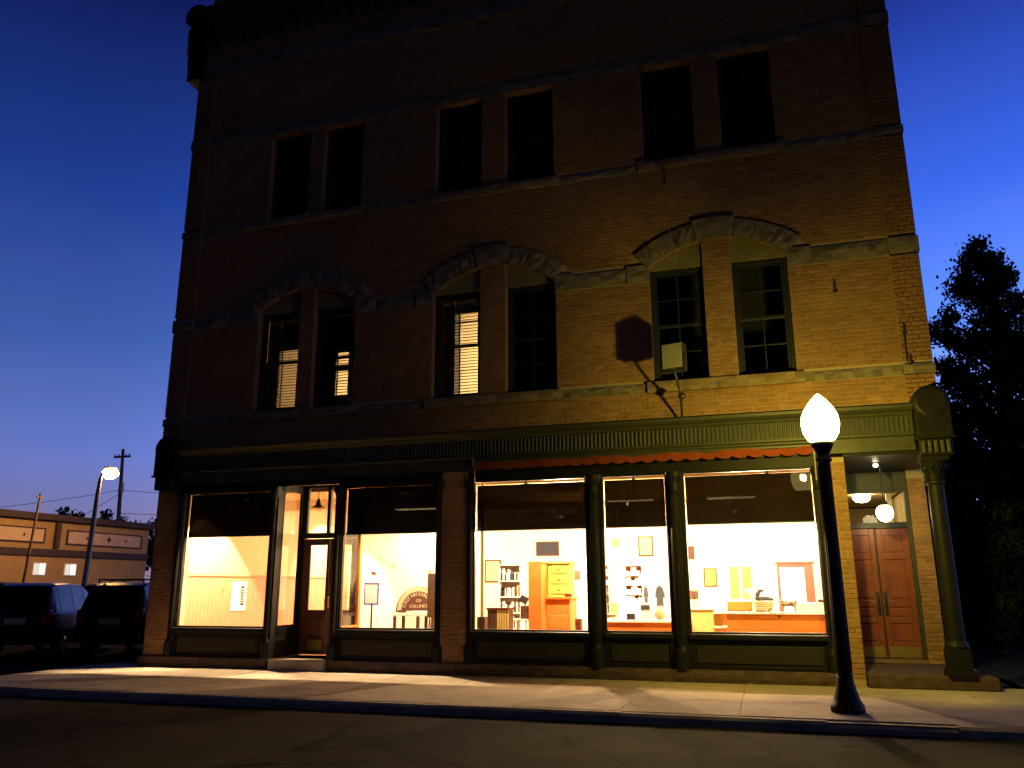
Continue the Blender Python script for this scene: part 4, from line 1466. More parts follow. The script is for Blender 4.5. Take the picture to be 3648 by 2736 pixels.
t = thing('display_card', 'large white tilted card on the left of the display table', 'display', (-2.8, 2.1, 0.955))
MB().prism([(1.98, 0.957), (2.2, 0.957), (2.26, 1.31), (2.24, 1.31)], -3.03, -2.58, 'YZ').build('card', M_PAPER, t)
t = thing('paper_bag', 'white paper bag standing right of the small dark box', 'bag', (-2.46, 2.0, 0.955))
MB().prism([(-2.57, 0.957), (-2.33, 0.957), (-2.36, 1.28), (-2.55, 1.28)], 1.95, 2.1).build('bag', M_PAPER, t)
MB().box(-2.55, -2.36, 1.935, 1.949, 1.16, 1.24).build('band', M_CLOTH, t)
t = thing('round_vase', 'pale rounded vase at the right end of the display table', 'vase', (-2.16, 2.0, 0.955))
MB().lathe([(0.06, 0.957), (0.11, 1.02), (0.12, 1.10), (0.08, 1.18), (0.05, 1.22)], -2.16, 2.0, 18).build('vase', M_SIGNL, t, smooth=True)
box_thing('tan_box', 'tan carton on the left end of the display table', 'carton', -3.22, -3.07, 2.25, 2.4, 0.957, 1.28, M_YELLOWW)

def garment(name, label, x, y, z0, z1, w, m):
    t = thing(name, label, 'clothing', (x, y, FZ))
    MB().tube((x, y, FZ + 0.02), (x, y, z1 + 0.08), 0.012).lathe([(0.14, FZ), (0.13, FZ + 0.02), (0.02, FZ + 0.03)], x, y, 14).build('stand', M_CHROME, t)
    h = z1 - z0
    P = [(-0.5, 0), (0.45, 0.03), (0.42, 0.55), (0.62, 0.50), (0.66, 0.62), (0.40, 0.93), (0.16, 1.0), (0.0, 0.95), (-0.16, 1.0), (-0.40, 0.93), (-0.62, 0.62), (-0.56, 0.50), (-0.42, 0.55)]
    MB().prism([(x + a * w, z0 + b * h) for a, b in P], y - 0.05, y + 0.05).build('shirt', m, t, bevel=0.02)


garment('shirt_stand', 'dark narrow garment on a stand left of the bigger dark shirt', -2.79, 4.5, 1.15, 1.60, 0.09, M_CLOTH)
garment('shirt_stand', 'larger dark shirt on a stand at the right of the narrow window', -2.34, 3.5, 1.10, 1.62, 0.17, M_CLOTH)

# window C
t = thing('front_counter', 'long orange wooden counter with white top in the right-hand window', 'counter', (0.1, 1.75, FZ))
MB().box(-0.84, 1.20, 1.62, 2.3, FZ, 1.08).build('front', M_ORANGE, t)
MB().box(-0.88, 1.24, 1.58, 2.34, 1.081, 1.12).build('top', M_WHITE, t, bevel=0.01)
MB().box(-0.84, -0.36, 2.10, 2.33, 1.121, 1.31).build('upper_tier', M_ORANGE, t, bevel=0.006)
t = thing('white_case', 'white box display at the right end of the counter', 'display case', (0.75, 1.85, 1.12))
MB().box(0.44, 1.20, 1.70, 2.1, 1.122, 1.30).build('case', M_WHITE, t, bevel=0.01)
t = thing('side_cabinet', 'low pale yellow cabinet with open shelf left of the counter', 'cabinet', (-1.3, 2.1, FZ))
MB().box(-1.55, -1.12, 2.0, 2.5, FZ, 1.15).build('body', M_YELLOWW, t)
MB().box(-1.58, -1.09, 1.97, 2.53, 1.151, 1.18).build('top', M_WHITE, t, bevel=0.006)
for z in (0.45, 0.80, 1.08):
    MB().box(-1.119, -0.86, 2.05, 2.5, z, z + 0.03).build('shelf', M_WHITE, t)
MB().box(-1.119, -0.86, 2.47, 2.5, FZ, 1.11).build('back', M_YELLOWW, t)
# wicker basket with leaflets and a dark soft toy bird
t = thing('wicker_basket', 'tan wicker basket on the counter', 'basket', (-0.14, 1.92, 1.12))
k = MB()
for j in range(6):
    z = 1.125 + j * 0.034
    r = 0.15 + j * 0.008
    k.lathe([(r - 0.01, z), (r + 0.006, z + 0.006), (r + 0.006, z + 0.026), (r - 0.01, z + 0.032)], -0.14, 1.92, 22)
k.build('weave', M_SIGNL, t)
t = thing('white_pamphlets', 'white pamphlets fanned in a holder left of the soft toy', 'leaflets', (-0.36, 2.2, 1.31))
MB().prism([(-0.36, 1.315), (-0.27, 1.315), (-0.24, 1.56), (-0.50, 1.56)], 2.2, 2.22).build('sheet', M_PAPER, t)
MB().prism([(-0.34, 1.315), (-0.26, 1.315), (-0.27, 1.50), (-0.42, 1.50)], 2.17, 2.185).build('sheet', M_WHITE, t)
# plush bird sitting in the basket, curved neck
t = thing('plush_toy', 'dark plush toy with curved neck lying in the basket', 'toy', (-0.13, 1.92, 1.3))
k = MB()
k.path([(-0.24, 1.9, 1.34), (-0.25, 1.9, 1.42), (-0.22, 1.89, 1.50), (-0.16, 1.88, 1.53), (-0.11, 1.88, 1.51)], [0.05, 0.045, 0.038, 0.03, 0.006], 10)
k.path([(-0.26, 1.92, 1.36), (-0.15, 1.92, 1.36), (-0.02, 1.92, 1.365), (0.06, 1.92, 1.345)], [0.05, 0.055, 0.045, 0.015], 10)
k.build('body', M_CLOTH, t, smooth=True)
# carved animal figure: patched cow on four legs
t = thing('animal_figurine', 'brown patched four-legged animal figurine standing on the counter', 'figurine', (0.32, 1.72, 1.12))
sk = bpy.data.meshes.new('figurine')
J = [(0.42, 1.72, 1.28), (0.30, 1.72, 1.285), (0.21, 1.72, 1.28), (0.165, 1.72, 1.32), (0.13, 1.72, 1.31),
     (0.43, 1.745, 1.20), (0.44, 1.745, 1.125), (0.43, 1.695, 1.20), (0.42, 1.695, 1.125), (0.22, 1.745, 1.20), (0.21, 1.745, 1.125), (0.21, 1.695, 1.20), (0.22, 1.695, 1.125), (0.475, 1.72, 1.34)]
E_ = [(0, 1), (1, 2), (2, 3), (3, 4), (0, 5), (5, 6), (0, 7), (7, 8), (2, 9), (9, 10), (2, 11), (11, 12), (0, 13)]
Rr = [0.05, 0.055, 0.05, 0.035, 0.022, 0.022, 0.014, 0.022, 0.014, 0.02, 0.014, 0.02, 0.014, 0.012]
sk.from_pydata(J, E_, [])
o = put('body', sk, t)
o.modifiers.new('skin', 'SKIN')
for i, r in enumerate(Rr):
    sk.skin_vertices[0].data[i].radius = (r, r)
sk.skin_vertices[0].data[1].use_root = True
o.modifiers.new('sub', 'SUBSURF').levels = 1
M_COW = mat('patched_hide', (0.08, 0.025, 0.013), 0.7, 0.2, 8, stain=(13.0, (0.6, 0.55, 0.5), 0.55))
sk.materials.append(M_COW)
# doorway / framed mirror at the back
t = thing('framed_mirror', 'tall mahogany-framed white panel standing behind the counter', 'mirror', (0.6, 5.5, FZ))
MB().box(0.25, 0.80, 5.52, 5.55, 1.0, 2.04).build('panel', M_PAPER, t)
k = MB()
k.box(0.19, 0.249, 5.48, 5.58, FZ, 2.12).box(0.801, 1.0, 5.45, 5.62, FZ, 2.12).box(0.249, 0.801, 5.48, 5.58, 2.041, 2.12).box(0.249, 0.801, 5.48, 5.58, FZ, 0.999)
k.build('frame', M_MAHOG, t, bevel=0.01)
MB().box(0.15, 1.04, 5.44, 5.63, 2.121, 2.17).build('cornice', M_MAHOG, t, bevel=0.01)

# framed posters along the rear wall and a leaflet rack, stacked goods
for i, (x, z, w, h, m_, lab) in enumerate(((-7.9, 1.75, 0.5, 0.66, M_SIGNL, 'pale framed poster behind the white bookcase'), (-6.2, 2.5, 0.7, 0.42, M_CLOTH, 'wide dark framed picture high above the orange partition'),
                                        (-3.3, 2.45, 0.42, 0.56, M_SIGNL, 'pale framed poster right of the ochre plaque'), (-2.2, 2.35, 0.5, 0.36, M_BROWN, 'brown framed picture at the left of the right-hand window'),
                                        (-1.55, 1.6, 0.36, 0.5, M_LIME, 'green poster left of the green wall panels'))):
    t = thing('framed_poster', lab, 'picture', (x, 8.49, z), 'framed posters on the rear wall')
    MB().box(x - w / 2, x + w / 2, 8.455, 8.49, z, z + h).build('frame', M_BROWN, t, bevel=0.006)
    MB().box(x - w / 2 + 0.04, x + w / 2 - 0.04, 8.448, 8.454, z + 0.04, z + h - 0.04).build('print', m_, t)
t = thing('leaflet_rack', 'wooden leaflet rack with rows of pale leaflets left of the counter', 'rack', (-1.75, 3.6, FZ))
MB().box(-2.0, -1.5, 3.6, 3.8, FZ, 1.55).build('back', M_YELLOWW, t)
r_ = random.Random(4)
for j in range(5):
    for i in range(5):
        MB().box(-1.98 + i * 0.097, -1.90 + i * 0.097, 3.55, 3.59, 0.55 + j * 0.2, 0.70 + j * 0.2 + r_.uniform(0, 0.03)).build('leaflet', r_.choice([M_PAPER, M_CLOTH, M_LIME, M_MAHOG, M_SIGNL]), t)
for i, (x, y, z, n, lab) in enumerate(((-3.15, 1.95, 0.957, 4, 'short stack of books at the left front of the display table'), (-1.8, 2.2, 0.957, 6, 'taller stack of books at the right end of the display table'), (0.95, 1.78, 1.302, 3, 'small stack of booklets on the white display case'),
                                     (-7.85, 2.0, 1.062, 2, 'two booklets at the left end of the low table'))):
    t = thing('book_stack', lab, 'books', (x, y, z), 'stacks of books')
    for j in range(n):
        a_ = r_.uniform(-0.25, 0.25)
        MB().box(-0.09, 0.09, -0.07, 0.07, 0.0, 0.026, Matrix.Translation((x, y, z + j * 0.028)) @ Matrix.Rotation(a_, 4, 'Z')).build('book', r_.choice([M_PAPER, M_CLOTH, M_MAHOG, M_SIGNL, M_BROWN]), t)

# ================================================================== flood lamp on its arm above the cornice
t = thing('floodlight', 'unlit box floodlight on a curved arm above the shop cornice', 'floodlight', (-1.33, -0.2, 4.64))
MB().path([(-1.33, -0.12, 4.63), (-1.31, -0.30, 4.78), (-1.29, -0.55, 4.97), (-1.32, -0.80, 5.22), (-1.36, -0.9, 5.42)], [0.022] * 5, 10).build('arm', M_BLACK, t)
MB().lathe([(0.01, 4.90), (0.055, 4.925), (0.07, 4.97), (0.055, 5.015), (0.01, 5.04)], -1.27, -0.56, 14).build('joint', M_BLACK, t, smooth=True)
MF = Matrix.Translation((-1.37, -0.9, 5.64)) @ Matrix.Rotation(rad(-14), 4, 'Z')
MB().box(-0.20, 0.20, -0.02, 0.22, -0.24, 0.24, MF).build('housing', M_BLACK, t, bevel=0.015)
MB().box(-0.185, 0.185, -0.035, -0.021, -0.225, 0.225, MF).build('lens', mat('frosted_lens', (0.30, 0.28, 0.20), 0.35, 0.1, 6, spec=0.5), t, bevel=0.006)
MB().box(-0.225, -0.203, -0.01, 0.10, -0.27, 0.05, MF).box(0.203, 0.225, -0.01, 0.10, -0.27, 0.05, MF).box(-0.225, 0.225, -0.01, 0.10, -0.295, -0.271, MF).build('yoke', M_BLACK, t)
t = thing('wall_bracket', 'small dark iron bracket under the third floor sill', 'bracket', (-1.45, 0, 9.8))
MB().tube((-1.45, -0.05, 9.82), (-1.40, -0.28, 9.72), 0.015).tube((-1.40, -0.28, 9.72), (-1.38, -0.30, 9.35), 0.012).tube((-1.42, -0.16, 9.77), (-1.42, -0.01, 9.5), 0.01).build('iron', M_BLACK, t)

# ================================================================== street lamp in front
LX, LY = 0.86, -3.05
t = thing('street_lamp', 'lit acorn-globe street lamp on a dark flared post at the kerb', 'street lamp', (LX, LY, 0))
MB().lathe([(0.205, 0.0), (0.215, 0.015), (0.215, 0.07), (0.20, 0.10), (0.185, 0.115), (0.165, 0.17), (0.135, 0.26), (0.112, 0.36), (0.104, 0.42), (0.104, 0.46)], LX, LY, 28).build('base', M_POLE, t, smooth=True)
k = MB()
n = 16
prof = [(0.098, 0.46), (0.094, 1.4), (0.078, 3.30)]
k.lathe(prof, LX, LY, 28)
for j in range(16):
    a = 2 * PI * j / 16
    k.tube((LX + 0.096 * math.cos(a), LY + 0.096 * math.sin(a), 0.5), (LX + 0.077 * math.cos(a), LY + 0.077 * math.sin(a), 3.28), 0.010, 0.008, n=6)
k.build('post', M_POLE, t)
MB().lathe([(0.078, 3.28), (0.11, 3.31), (0.11, 3.34), (0.085, 3.37), (0.09, 3.42), (0.13, 3.50), (0.15, 3.54), (0.15, 3.575), (0.12, 3.58)], LX, LY, 24).build('fitter', M_POLE, t, smooth=True)
def lit_glass(name, color, strength):
    m = bpy.data.materials.new(name)
    m.use_nodes = True
    t_ = m.node_tree
    t_.nodes.clear()
    e = N(t_, 'ShaderNodeEmission', inp={'Color': (*color, 1), 'Strength': strength})
    tr_ = N(t_, 'ShaderNodeBsdfTransparent', inp={'Color': (1, 1, 1, 1)})
    ad = N(t_, 'ShaderNodeAddShader')
    t_.links.new(e.outputs[0], ad.inputs[0])
    t_.links.new(tr_.outputs[0], ad.inputs[1])
    o_ = N(t_, 'ShaderNodeOutputMaterial')
    t_.links.new(ad.outputs[0], o_.inputs[0])
    return m


M_GLOBE = lit_glass('lamp_globe', (1.0, 0.80, 0.26), 5.0)
# invented directional profile: stronger downward, dimmed upward to darken the upper facade
sl = lamp('lamp_light', t, (LX, LY, 3.86), (1.0, 0.78, 0.09), 560, 0.07)
sl.data.use_nodes = True
lt = sl.data.node_tree
tcl = N(lt, 'ShaderNodeTexCoord')
spl = N(lt, 'ShaderNodeSeparateXYZ')
lt.links.new(tcl.outputs['Normal'], spl.inputs[0])
mrl = N(lt, 'ShaderNodeMapRange', inp={'From Min': -1.0, 'From Max': 1.0})
lt.links.new(spl.outputs['Z'], mrl.inputs['Value'])
up_dim = ramp(lt, [(0.0, (0.74,) * 3), (0.25, (0.70,) * 3), (0.45, (0.56,) * 3), (0.62, (0.55,) * 3), (0.80, (0.40,) * 3), (0.86, (0.37,) * 3), (0.935, (0.065,) * 3), (1.0, (0.02,) * 3)])
lt.links.new(mrl.outputs['Result'], up_dim.inputs[0])
m2x = N(lt, 'ShaderNodeMath', operation='MULTIPLY')
m2x.inputs[1].default_value = 2.0
lt.links.new(up_dim.outputs[0], m2x.inputs[0])
# added sideways dimming along the kerb, shaped to darken the far facade
lxy = N(lt, 'ShaderNodeCombineXYZ')
lt.links.new(spl.outputs['X'], lxy.inputs['X'])
lt.links.new(spl.outputs['Y'], lxy.inputs['Y'])
lnm = N(lt, 'ShaderNodeVectorMath', operation='NORMALIZE')
lt.links.new(lxy.outputs[0], lnm.inputs[0])
lsp = N(lt, 'ShaderNodeSeparateXYZ')
lt.links.new(lnm.outputs[0], lsp.inputs[0])
lab_ = N(lt, 'ShaderNodeMath', operation='ABSOLUTE')
lt.links.new(lsp.outputs['Y'], lab_.inputs[0])
laz = N(lt, 'ShaderNodeMapRange', interpolation_type='SMOOTHSTEP', inp={'From Min': 0.30, 'From Max': 0.72, 'To Min': 0.09, 'To Max': 1.0})
lt.links.new(lab_.outputs[0], laz.inputs['Value'])
m3x = N(lt, 'ShaderNodeMath', operation='MULTIPLY')
lt.links.new(m2x.outputs[0], m3x.inputs[0])
lt.links.new(laz.outputs['Result'], m3x.inputs[1])
lt.links.new(m3x.outputs[0], lt.nodes['Emission'].inputs['Strength'])
MB().lathe([(0.12, 3.581), (0.18, 3.61), (0.24, 3.71), (0.262, 3.84), (0.25, 3.96), (0.205, 4.06), (0.145, 4.15), (0.085, 4.22), (0.035, 4.27), (0.006, 4.29)], LX, LY, 28).build('globe', M_GLOBE, t, smooth=True)

# ================================================================== left background
# long low building across the lot
NX = -36.0
nb = thing('long_low_building', 'long low tan building with inset cream panels across the parking lot', 'building', (NX - 5, 15, -0.13))
M_TAN = mat('tan_render', (0.40, 0.25, 0.075), 0.9, 0.12, 1.5, 0.2, 30)
M_CRM = mat('cream_panel', (0.60, 0.42, 0.20), 0.85, 0.12, 2, 0.1, 30)
M_DKTRIM = mat('dark_brown_trim', (0.06, 0.035, 0.02), 0.8, 0.2, 4)
MB().box(NX - 10, NX, -2, 26.3, -0.13, 5.1).build('wall', M_TAN, nb)
MB().box(NX - 10.3, NX + 0.3, -2.3, 26.6, 5.101, 5.42).build('roof', M_DKTRIM, nb)
MB().box(NX + 0.001, NX + 0.12, -2, 26.3, 3.28, 3.62).build('ledge', M_DKTRIM, nb)
for (y0, y1) in ((8.3, 18.6), (20.2, 25.6)):
    MB().box(NX + 0.001, NX + 0.05, y0, y1, 3.98, 4.62).build('panel', M_CRM, nb)
    p = MB()
    for (a, b, c, d) in ((y0 - 0.1, y1 + 0.1, 4.621, 4.69), (y0 - 0.1, y1 + 0.1, 3.91, 3.979), (y0 - 0.1, y0 - 0.001, 3.979, 4.621), (y1 + 0.001, y1 + 0.1, 3.979, 4.621)):
        p.box(NX + 0.001, NX + 0.07, a, b, c, d)
    p.build('panel_frame', M_DKTRIM, nb)
    ym = (y0 + y1) / 2 + 0.2
    MB().prism([(ym, 4.08), (ym + 0.07, 4.24), (ym + 0.22, 4.30), (ym + 0.07, 4.36), (ym, 4.54), (ym - 0.07, 4.36), (ym - 0.22, 4.30), (ym - 0.07, 4.24)], NX + 0.051, NX + 0.07, 'YZ').build('ornament', M_DKTRIM, nb)
    for yy in (y0 + 1.3, y1 - 1.2):
        MB().prism([(yy, 4.22), (yy + 0.08, 4.30), (yy, 4.38), (yy - 0.08, 4.30)], NX + 0.051, NX + 0.07, 'YZ').build('ornament', M_DKTRIM, nb)
MB().box(NX + 0.001, NX + 0.2, 19.28, 19.55, 3.7, 5.05).build('downpipe', M_DKTRIM, nb)
for (y0, y1) in ((18.25, 18.95), (20.25, 20.95)):
    w_ = MB().box(NX + 0.001, NX + 0.05, y0 - 0.05, y1 + 0.05, 2.28, 2.92).build('window', M_WHITE, nb)
    MB().box(NX + 0.051, NX + 0.06, y0, y0 + 0.32, 2.33, 2.87).build('pane', emit('lit_pane_dim', (1.0, 0.92, 0.70), 0.8), w_)
    MB().box(NX + 0.051, NX + 0.06, y0 + 0.36, y1, 2.33, 2.87).build('pane', emit('lit_pane', (1.0, 0.93, 0.75), 1.6), w_)
# thin pole and cobra street lamp in front of it
t = thing('sodium_street_lamp', 'tall lit street lamp with curved arm before the long low building', 'street lamp', (-30, 16.0, -0.13))
bx, by = -30.0, 15.75
MB().path([(bx, by - 0.25, -0.13), (bx, by - 0.12, 3), (bx, by - 0.03, 5.9), (bx, by + 0.02, 6.6), (bx, by + 0.12, 6.92), (bx, by + 0.28, 7.1), (bx, by + 0.5, 7.16)], [0.13, 0.12, 0.10, 0.08, 0.06, 0.05, 0.05], 12).build('pole', M_GALV, t)
MB().box(bx - 0.16, bx + 0.16, by + 0.30, by + 0.92, 7.18, 7.30).build('housing', M_GALV, t, bevel=0.04)
MB().lathe([(0.02, 6.72), (0.2, 6.77), (0.33, 6.90), (0.37, 7.04), (0.26, 7.179)], bx, by + 0.6, 18).build('lens', emit('sodium_lens', (1.0, 0.50, 0.12), 400.0), t, smooth=True)
t = thing('thin_pole', 'thin dark pole rising before the tan wall left of the lit street lamp', 'pole', (-32, 14, -0.13))
MB().path([(-32.0, 14.0, -0.13), (-32.0, 14.4, 5.9)], [0.07, 0.05], 8).build('shaft', M_WOODPOLE, t)
MB().box(-32.03, -31.97, 14.2, 14.6, 5.7, 5.76).build('crossarm', M_WOODPOLE, t)
t = thing('utility_pole', 'tall wooden utility pole with crossarm beyond the long low building', 'utility pole', (-55.6, 45, -0.14))
MB().path([(-55.3, 45, -0.14), (-55.75, 45, 8), (-56.1, 45, 14.1)], [0.22, 0.18, 0.13], 10).build('pole', M_WOODPOLE, t)
MB().box(-57.0, -55.2, 44.93, 45.07, 13.3, 13.48).build('crossarm', M_WOODPOLE, t)
for x in (-56.9, -56.5, -55.7, -55.3):
    MB().lathe([(0.04, 13.48), (0.06, 13.56), (0.04, 13.66)], x, 45, 8).build('insulator', M_GALV, t)
MB().lathe([(0.2, 10.0), (0.22, 10.1), (0.22, 10.8), (0.2, 10.9)], -55.55, 44.7, 10).build('transformer', M_GALV, t)


def wire(name, label, p0, p1, sag, group):
    k = MB()
    n = 20
    P = [Vector(p0).lerp(Vector(p1), i / n) - Vector((0, 0, sag * 4 * (i / n) * (1 - i / n))) for i in range(n + 1)]
    k.path(P, [0.022] * (n + 1), 5)
    tag(k.build(name, M_BLACK, None), label, 'cable', group)


wire('overhead_cable', 'overhead cable running left from the utility pole', (-90, 45, 9.0), (-55.75, 44.9, 10.3), 0.6, 'overhead cables')
wire('overhead_cable', 'overhead cable running from the utility pole towards the brick block', (-55.75, 44.9, 10.3), (-20, 45, 9.2), 0.7, 'overhead cables')
wire('overhead_cable', 'lowest overhead cable just above the roof of the long low building', (-55.6, 44.9, 8.2), (-20, 45, 7.6), 0.4, 'overhead cables')
wire('overhead_cable', 'stay cable slanting down left from the utility pole', (-55.75, 44.9, 10.0), (-64, 43, 5.0), 0.05, 'overhead cables')

# ---- parked cars
def make_car(name, label, loc, rotz, paint, kind='suv', rack=False, group='cars parked in the lot', zs=1.07):
    t = thing(name, label, 'car', loc, group, rotz)
    PINV[t.name] = Matrix.Identity(4)
    if kind == 'suv':
        ST = [(0.0, .80, .50, 1.00, 1.02, .78), (0.08, .88, .36, 1.05, 1.40, .70), (0.30, .92, .30, 1.06, 1.70, .66), (0.55, .93, .28, 1.06, 1.755, .66), (1.4, .94, .26, 1.05, 1.78, .67), (2.3, .94, .26, 1.03, 1.74, .66),
              (2.75, .94, .26, 1.02, 1.60, .66), (3.35, .93, .27, 1.02, 1.08, .78), (4.0, .91, .28, .98, 1.02, .80), (4.45, .86, .32, .86, .90, .76), (4.6, .78, .40, .74, .76, .70)]
        cab = (1, 7)
        L = 4.6
    else:
        ST = [(0.0, .74, .50, .92, .95, .68), (0.12, .84, .36, .98, 1.02, .74), (0.75, .88, .27, 1.0, 1.08, .74), (1.25, .89, .25, .99, 1.33, .62), (1.65, .90, .24, .97, 1.42, .60), (2.5, .90, .24, .95, 1.43, .60), (2.9, .90, .24, .94, 1.33, .61),
              (3.5, .89, .25, .93, .98, .74), (4.1, .86, .27, .88, .92, .74), (4.5, .78, .34, .74, .78, .66), (4.6, .70, .40, .64, .66, .60)]
        cab = (2, 7)
        L = 4.6
    k = MB()
    rings = []
    for (y, hw, zb, zbelt, ztop, hr) in ST:
        half = [(hw * .80, zb), (hw * .97, zb + .10), (hw, (zb + zbelt) / 2), (hw * .985, zbelt - .05), (hw * .95, zbelt), (hr + .02, max(zbelt + .005, ztop - .05)), (hr * .9, max(zbelt + .01, ztop - .012)), (hr * .5, max(zbelt + .012, ztop))]
        rings.append([(x, y, z) for x, z in half] + [(-x, y, z) for x, z in reversed(half)])
    for a in range(len(rings) - 1):
        n = len(rings[a])
        for i in range(n):
            j = (i + 1) % n
            k.quad(rings[a][i], rings[a][j], rings[a + 1][j], rings[a + 1][i])
    k.quad(*rings[0])
    k.quad(*reversed(rings[-1]))
    bo = k.build('body', paint, t, smooth=False)
    # wheels
    for y in (0.88, L - 0.92):
        for s in (-1, 1):
            w = MB().lathe([(0.20, s * .70), (0.33, s * .71), (0.345, s * .74), (0.345, s * .88), (0.33, s * .91), (0.22, s * .915)], 0, 0, 22, 'Y', 0)
            w.v = [(v[1], y + v[0], 0.345 + v[2]) for v in w.v]
            wo2 = w.build('wheel', M_RUB, t)
            r = MB().lathe([(0.02, s * .90), (0.05, s * .93), (0.19, s * .905), (0.215, s * .916)], 0, 0, 14, 'Y', 0)
            r.v = [(v[1], y + v[0], 0.345 + v[2]) for v in r.v]
            r.build('rim', M_CHROME, wo2)
    # glazing laid 6 mm proud of the cabin surface
    def face(a, i0, i1, u0=0.0, u1=1.0, name='side_window', side=1, mtl=M_CARG):
        pass
    for s in (1, -1):
        for a in range(cab[0] + (1 if kind == 'suv' else 1), cab[1] - 1):
            r0, r1 = rings[a], rings[a + 1]
            idx = (4, 5) if s > 0 else (11, 10)
            p0, p1 = Vector(r0[idx[0]]), Vector(r0[idx[1]])
            q0, q1 = Vector(r1[idx[0]]), Vector(r1[idx[1]])
            if (p1 - p0).length < 0.15 and (q1 - q0).length < 0.15:
                continue
            nrm = (q0 - p0).cross(p1 - p0)
            nrm.normalize()
            if nrm.x * s < 0:
                nrm = -nrm
            e = 0.05
            A = p0.lerp(p1, .08).lerp(q0.lerp(q1, .08), e)
            Bq = q0.lerp(q1, .08).lerp(p0.lerp(p1, .08), e)
            Cq = q0.lerp(q1, .90).lerp(p0.lerp(p1, .90), e)
            Dq = p0.lerp(p1, .90).lerp(q0.lerp(q1, .90), e)
            MB().quad(*[v + nrm * 0.006 for v in (A, Bq, Cq, Dq)]).build('side_window', M_CARG, t)
    # rear window and windscreen
    def across(a0, a1, lo, hi, nm):
        r0, r1 = rings[a0], rings[a1]
        p = [Vector(r0[5]), Vector(r0[10]), Vector(r1[10]), Vector(r1[5])]
        A, Bq = p[0].lerp(p[3], lo), p[1].lerp(p[2], lo)
        Cq, Dq = p[1].lerp(p[2], hi), p[0].lerp(p[3], hi)
        for v in (A, Bq, Cq, Dq):
            v.x *= 0.90
        nrm = (Bq - A).cross(Dq - A).normalized()
        if nrm.z < 0:
            nrm = -nrm
        MB().quad(*[v + nrm * 0.03 for v in (A, Bq, Cq, Dq)]).build(nm, M_CARG, t)
    if kind == 'suv':
        across(1, 2, -0.55, 0.85, 'rear_window')
        across(6, 7, 0.1, 0.9, 'windscreen')
    else:
        across(2, 3, 0.08, 0.92, 'rear_window')
        across(6, 7, 0.08, 0.9, 'windscreen')
    # lamps, plate, bumper, mirrors
    for s in (-1, 1):
        z0, z1 = (.80, 1.12) if kind == 'suv' else (.72, .90)
        MB().box(min(s * .62, s * .84), max(s * .62, s * .84), -0.03, 0.12, z0, z1).build('tail_lamp', M_TAIL, t, bevel=0.02)
        MB().box(min(s * .93, s * 1.08), max(s * .93, s * 1.08), 2.95, 3.12, 1.02, 1.16).build('mirror', paint, t, bevel=0.03)
        MB().box(min(s * .52, s * .74), max(s * .52, s * .74), L - .12, L + 0.01, .62, .76).build('headlamp', M_CHROME, t, bevel=0.02)
    MB().box(-.82, .82, -0.09, 0.06, .42, .62).build('bumper', paint, t, bevel=0.03)
    MB().box(-.26, .26, -0.035, -0.012, .74, .90).build('number_plate', M_SIGNL, t) if kind != 'suv' else MB().box(-.26, .26, -0.035, -0.005, .78, .93).build('number_plate', M_SIGNL, t)
    if rack:
        rk = MB()
        for s in (-1, 1):
            rk.tube((s * .58, .45, 1.84), (s * .58, 2.5, 1.84), 0.022)
            for y in (.5, 1.3, 2.1):
                rk.tube((s * .58, y, 1.75), (s * .58, y, 1.84), 0.02)
        for y in (.7, 1.5, 2.2):
            rk.tube((-.58, y, 1.845), (.58, y, 1.845), 0.018)
        rk.build('roof_rack', M_BLACK, t)
    t.scale = (1, 1, zs)
    return t


P_SIL = mat('silver_car_paint', (0.032, 0.032, 0.032), 0.28, 0.05, 3, spec=0.25)
P_BLK = mat('black_car_paint', (0.012, 0.012, 0.014), 0.25, 0.05, 3, spec=0.25)
P_MAR = mat('maroon_car_paint', (0.10, 0.045, 0.05), 0.28, 0.05, 3, spec=0.25)
P_TAN = mat('beige_car_paint', (0.34, 0.29, 0.23), 0.3, 0.05, 3, spec=0.25)
make_car('parked_car', 'grey sport utility car with dark rear glass at the left edge of the lot', (-18.75, 1.9, -0.13), rad(24), P_SIL, 'suv')
make_car('parked_car', 'black sport utility car with roof rack beside the brick block', (-16.4, 2.6, -0.13), rad(20), P_BLK, 'suv', True)
make_car('parked_car', 'beige saloon car just showing behind the black car with roof rack', (-24.6, 10.0, -0.13), rad(-68), P_TAN, 'suv', False, 'cars parked in the lot', 1.10)
make_car('parked_car', 'dark maroon car behind the grey sport utility car', (-30.0, 9.0, -0.13), rad(-72), P_MAR, 'suv', False, 'cars parked in the lot', 1.14)
make_car('parked_car', 'black saloon car cut off by the left edge of the picture', (-21.6, 0.9, -0.13), rad(26), P_BLK, 'sedan')

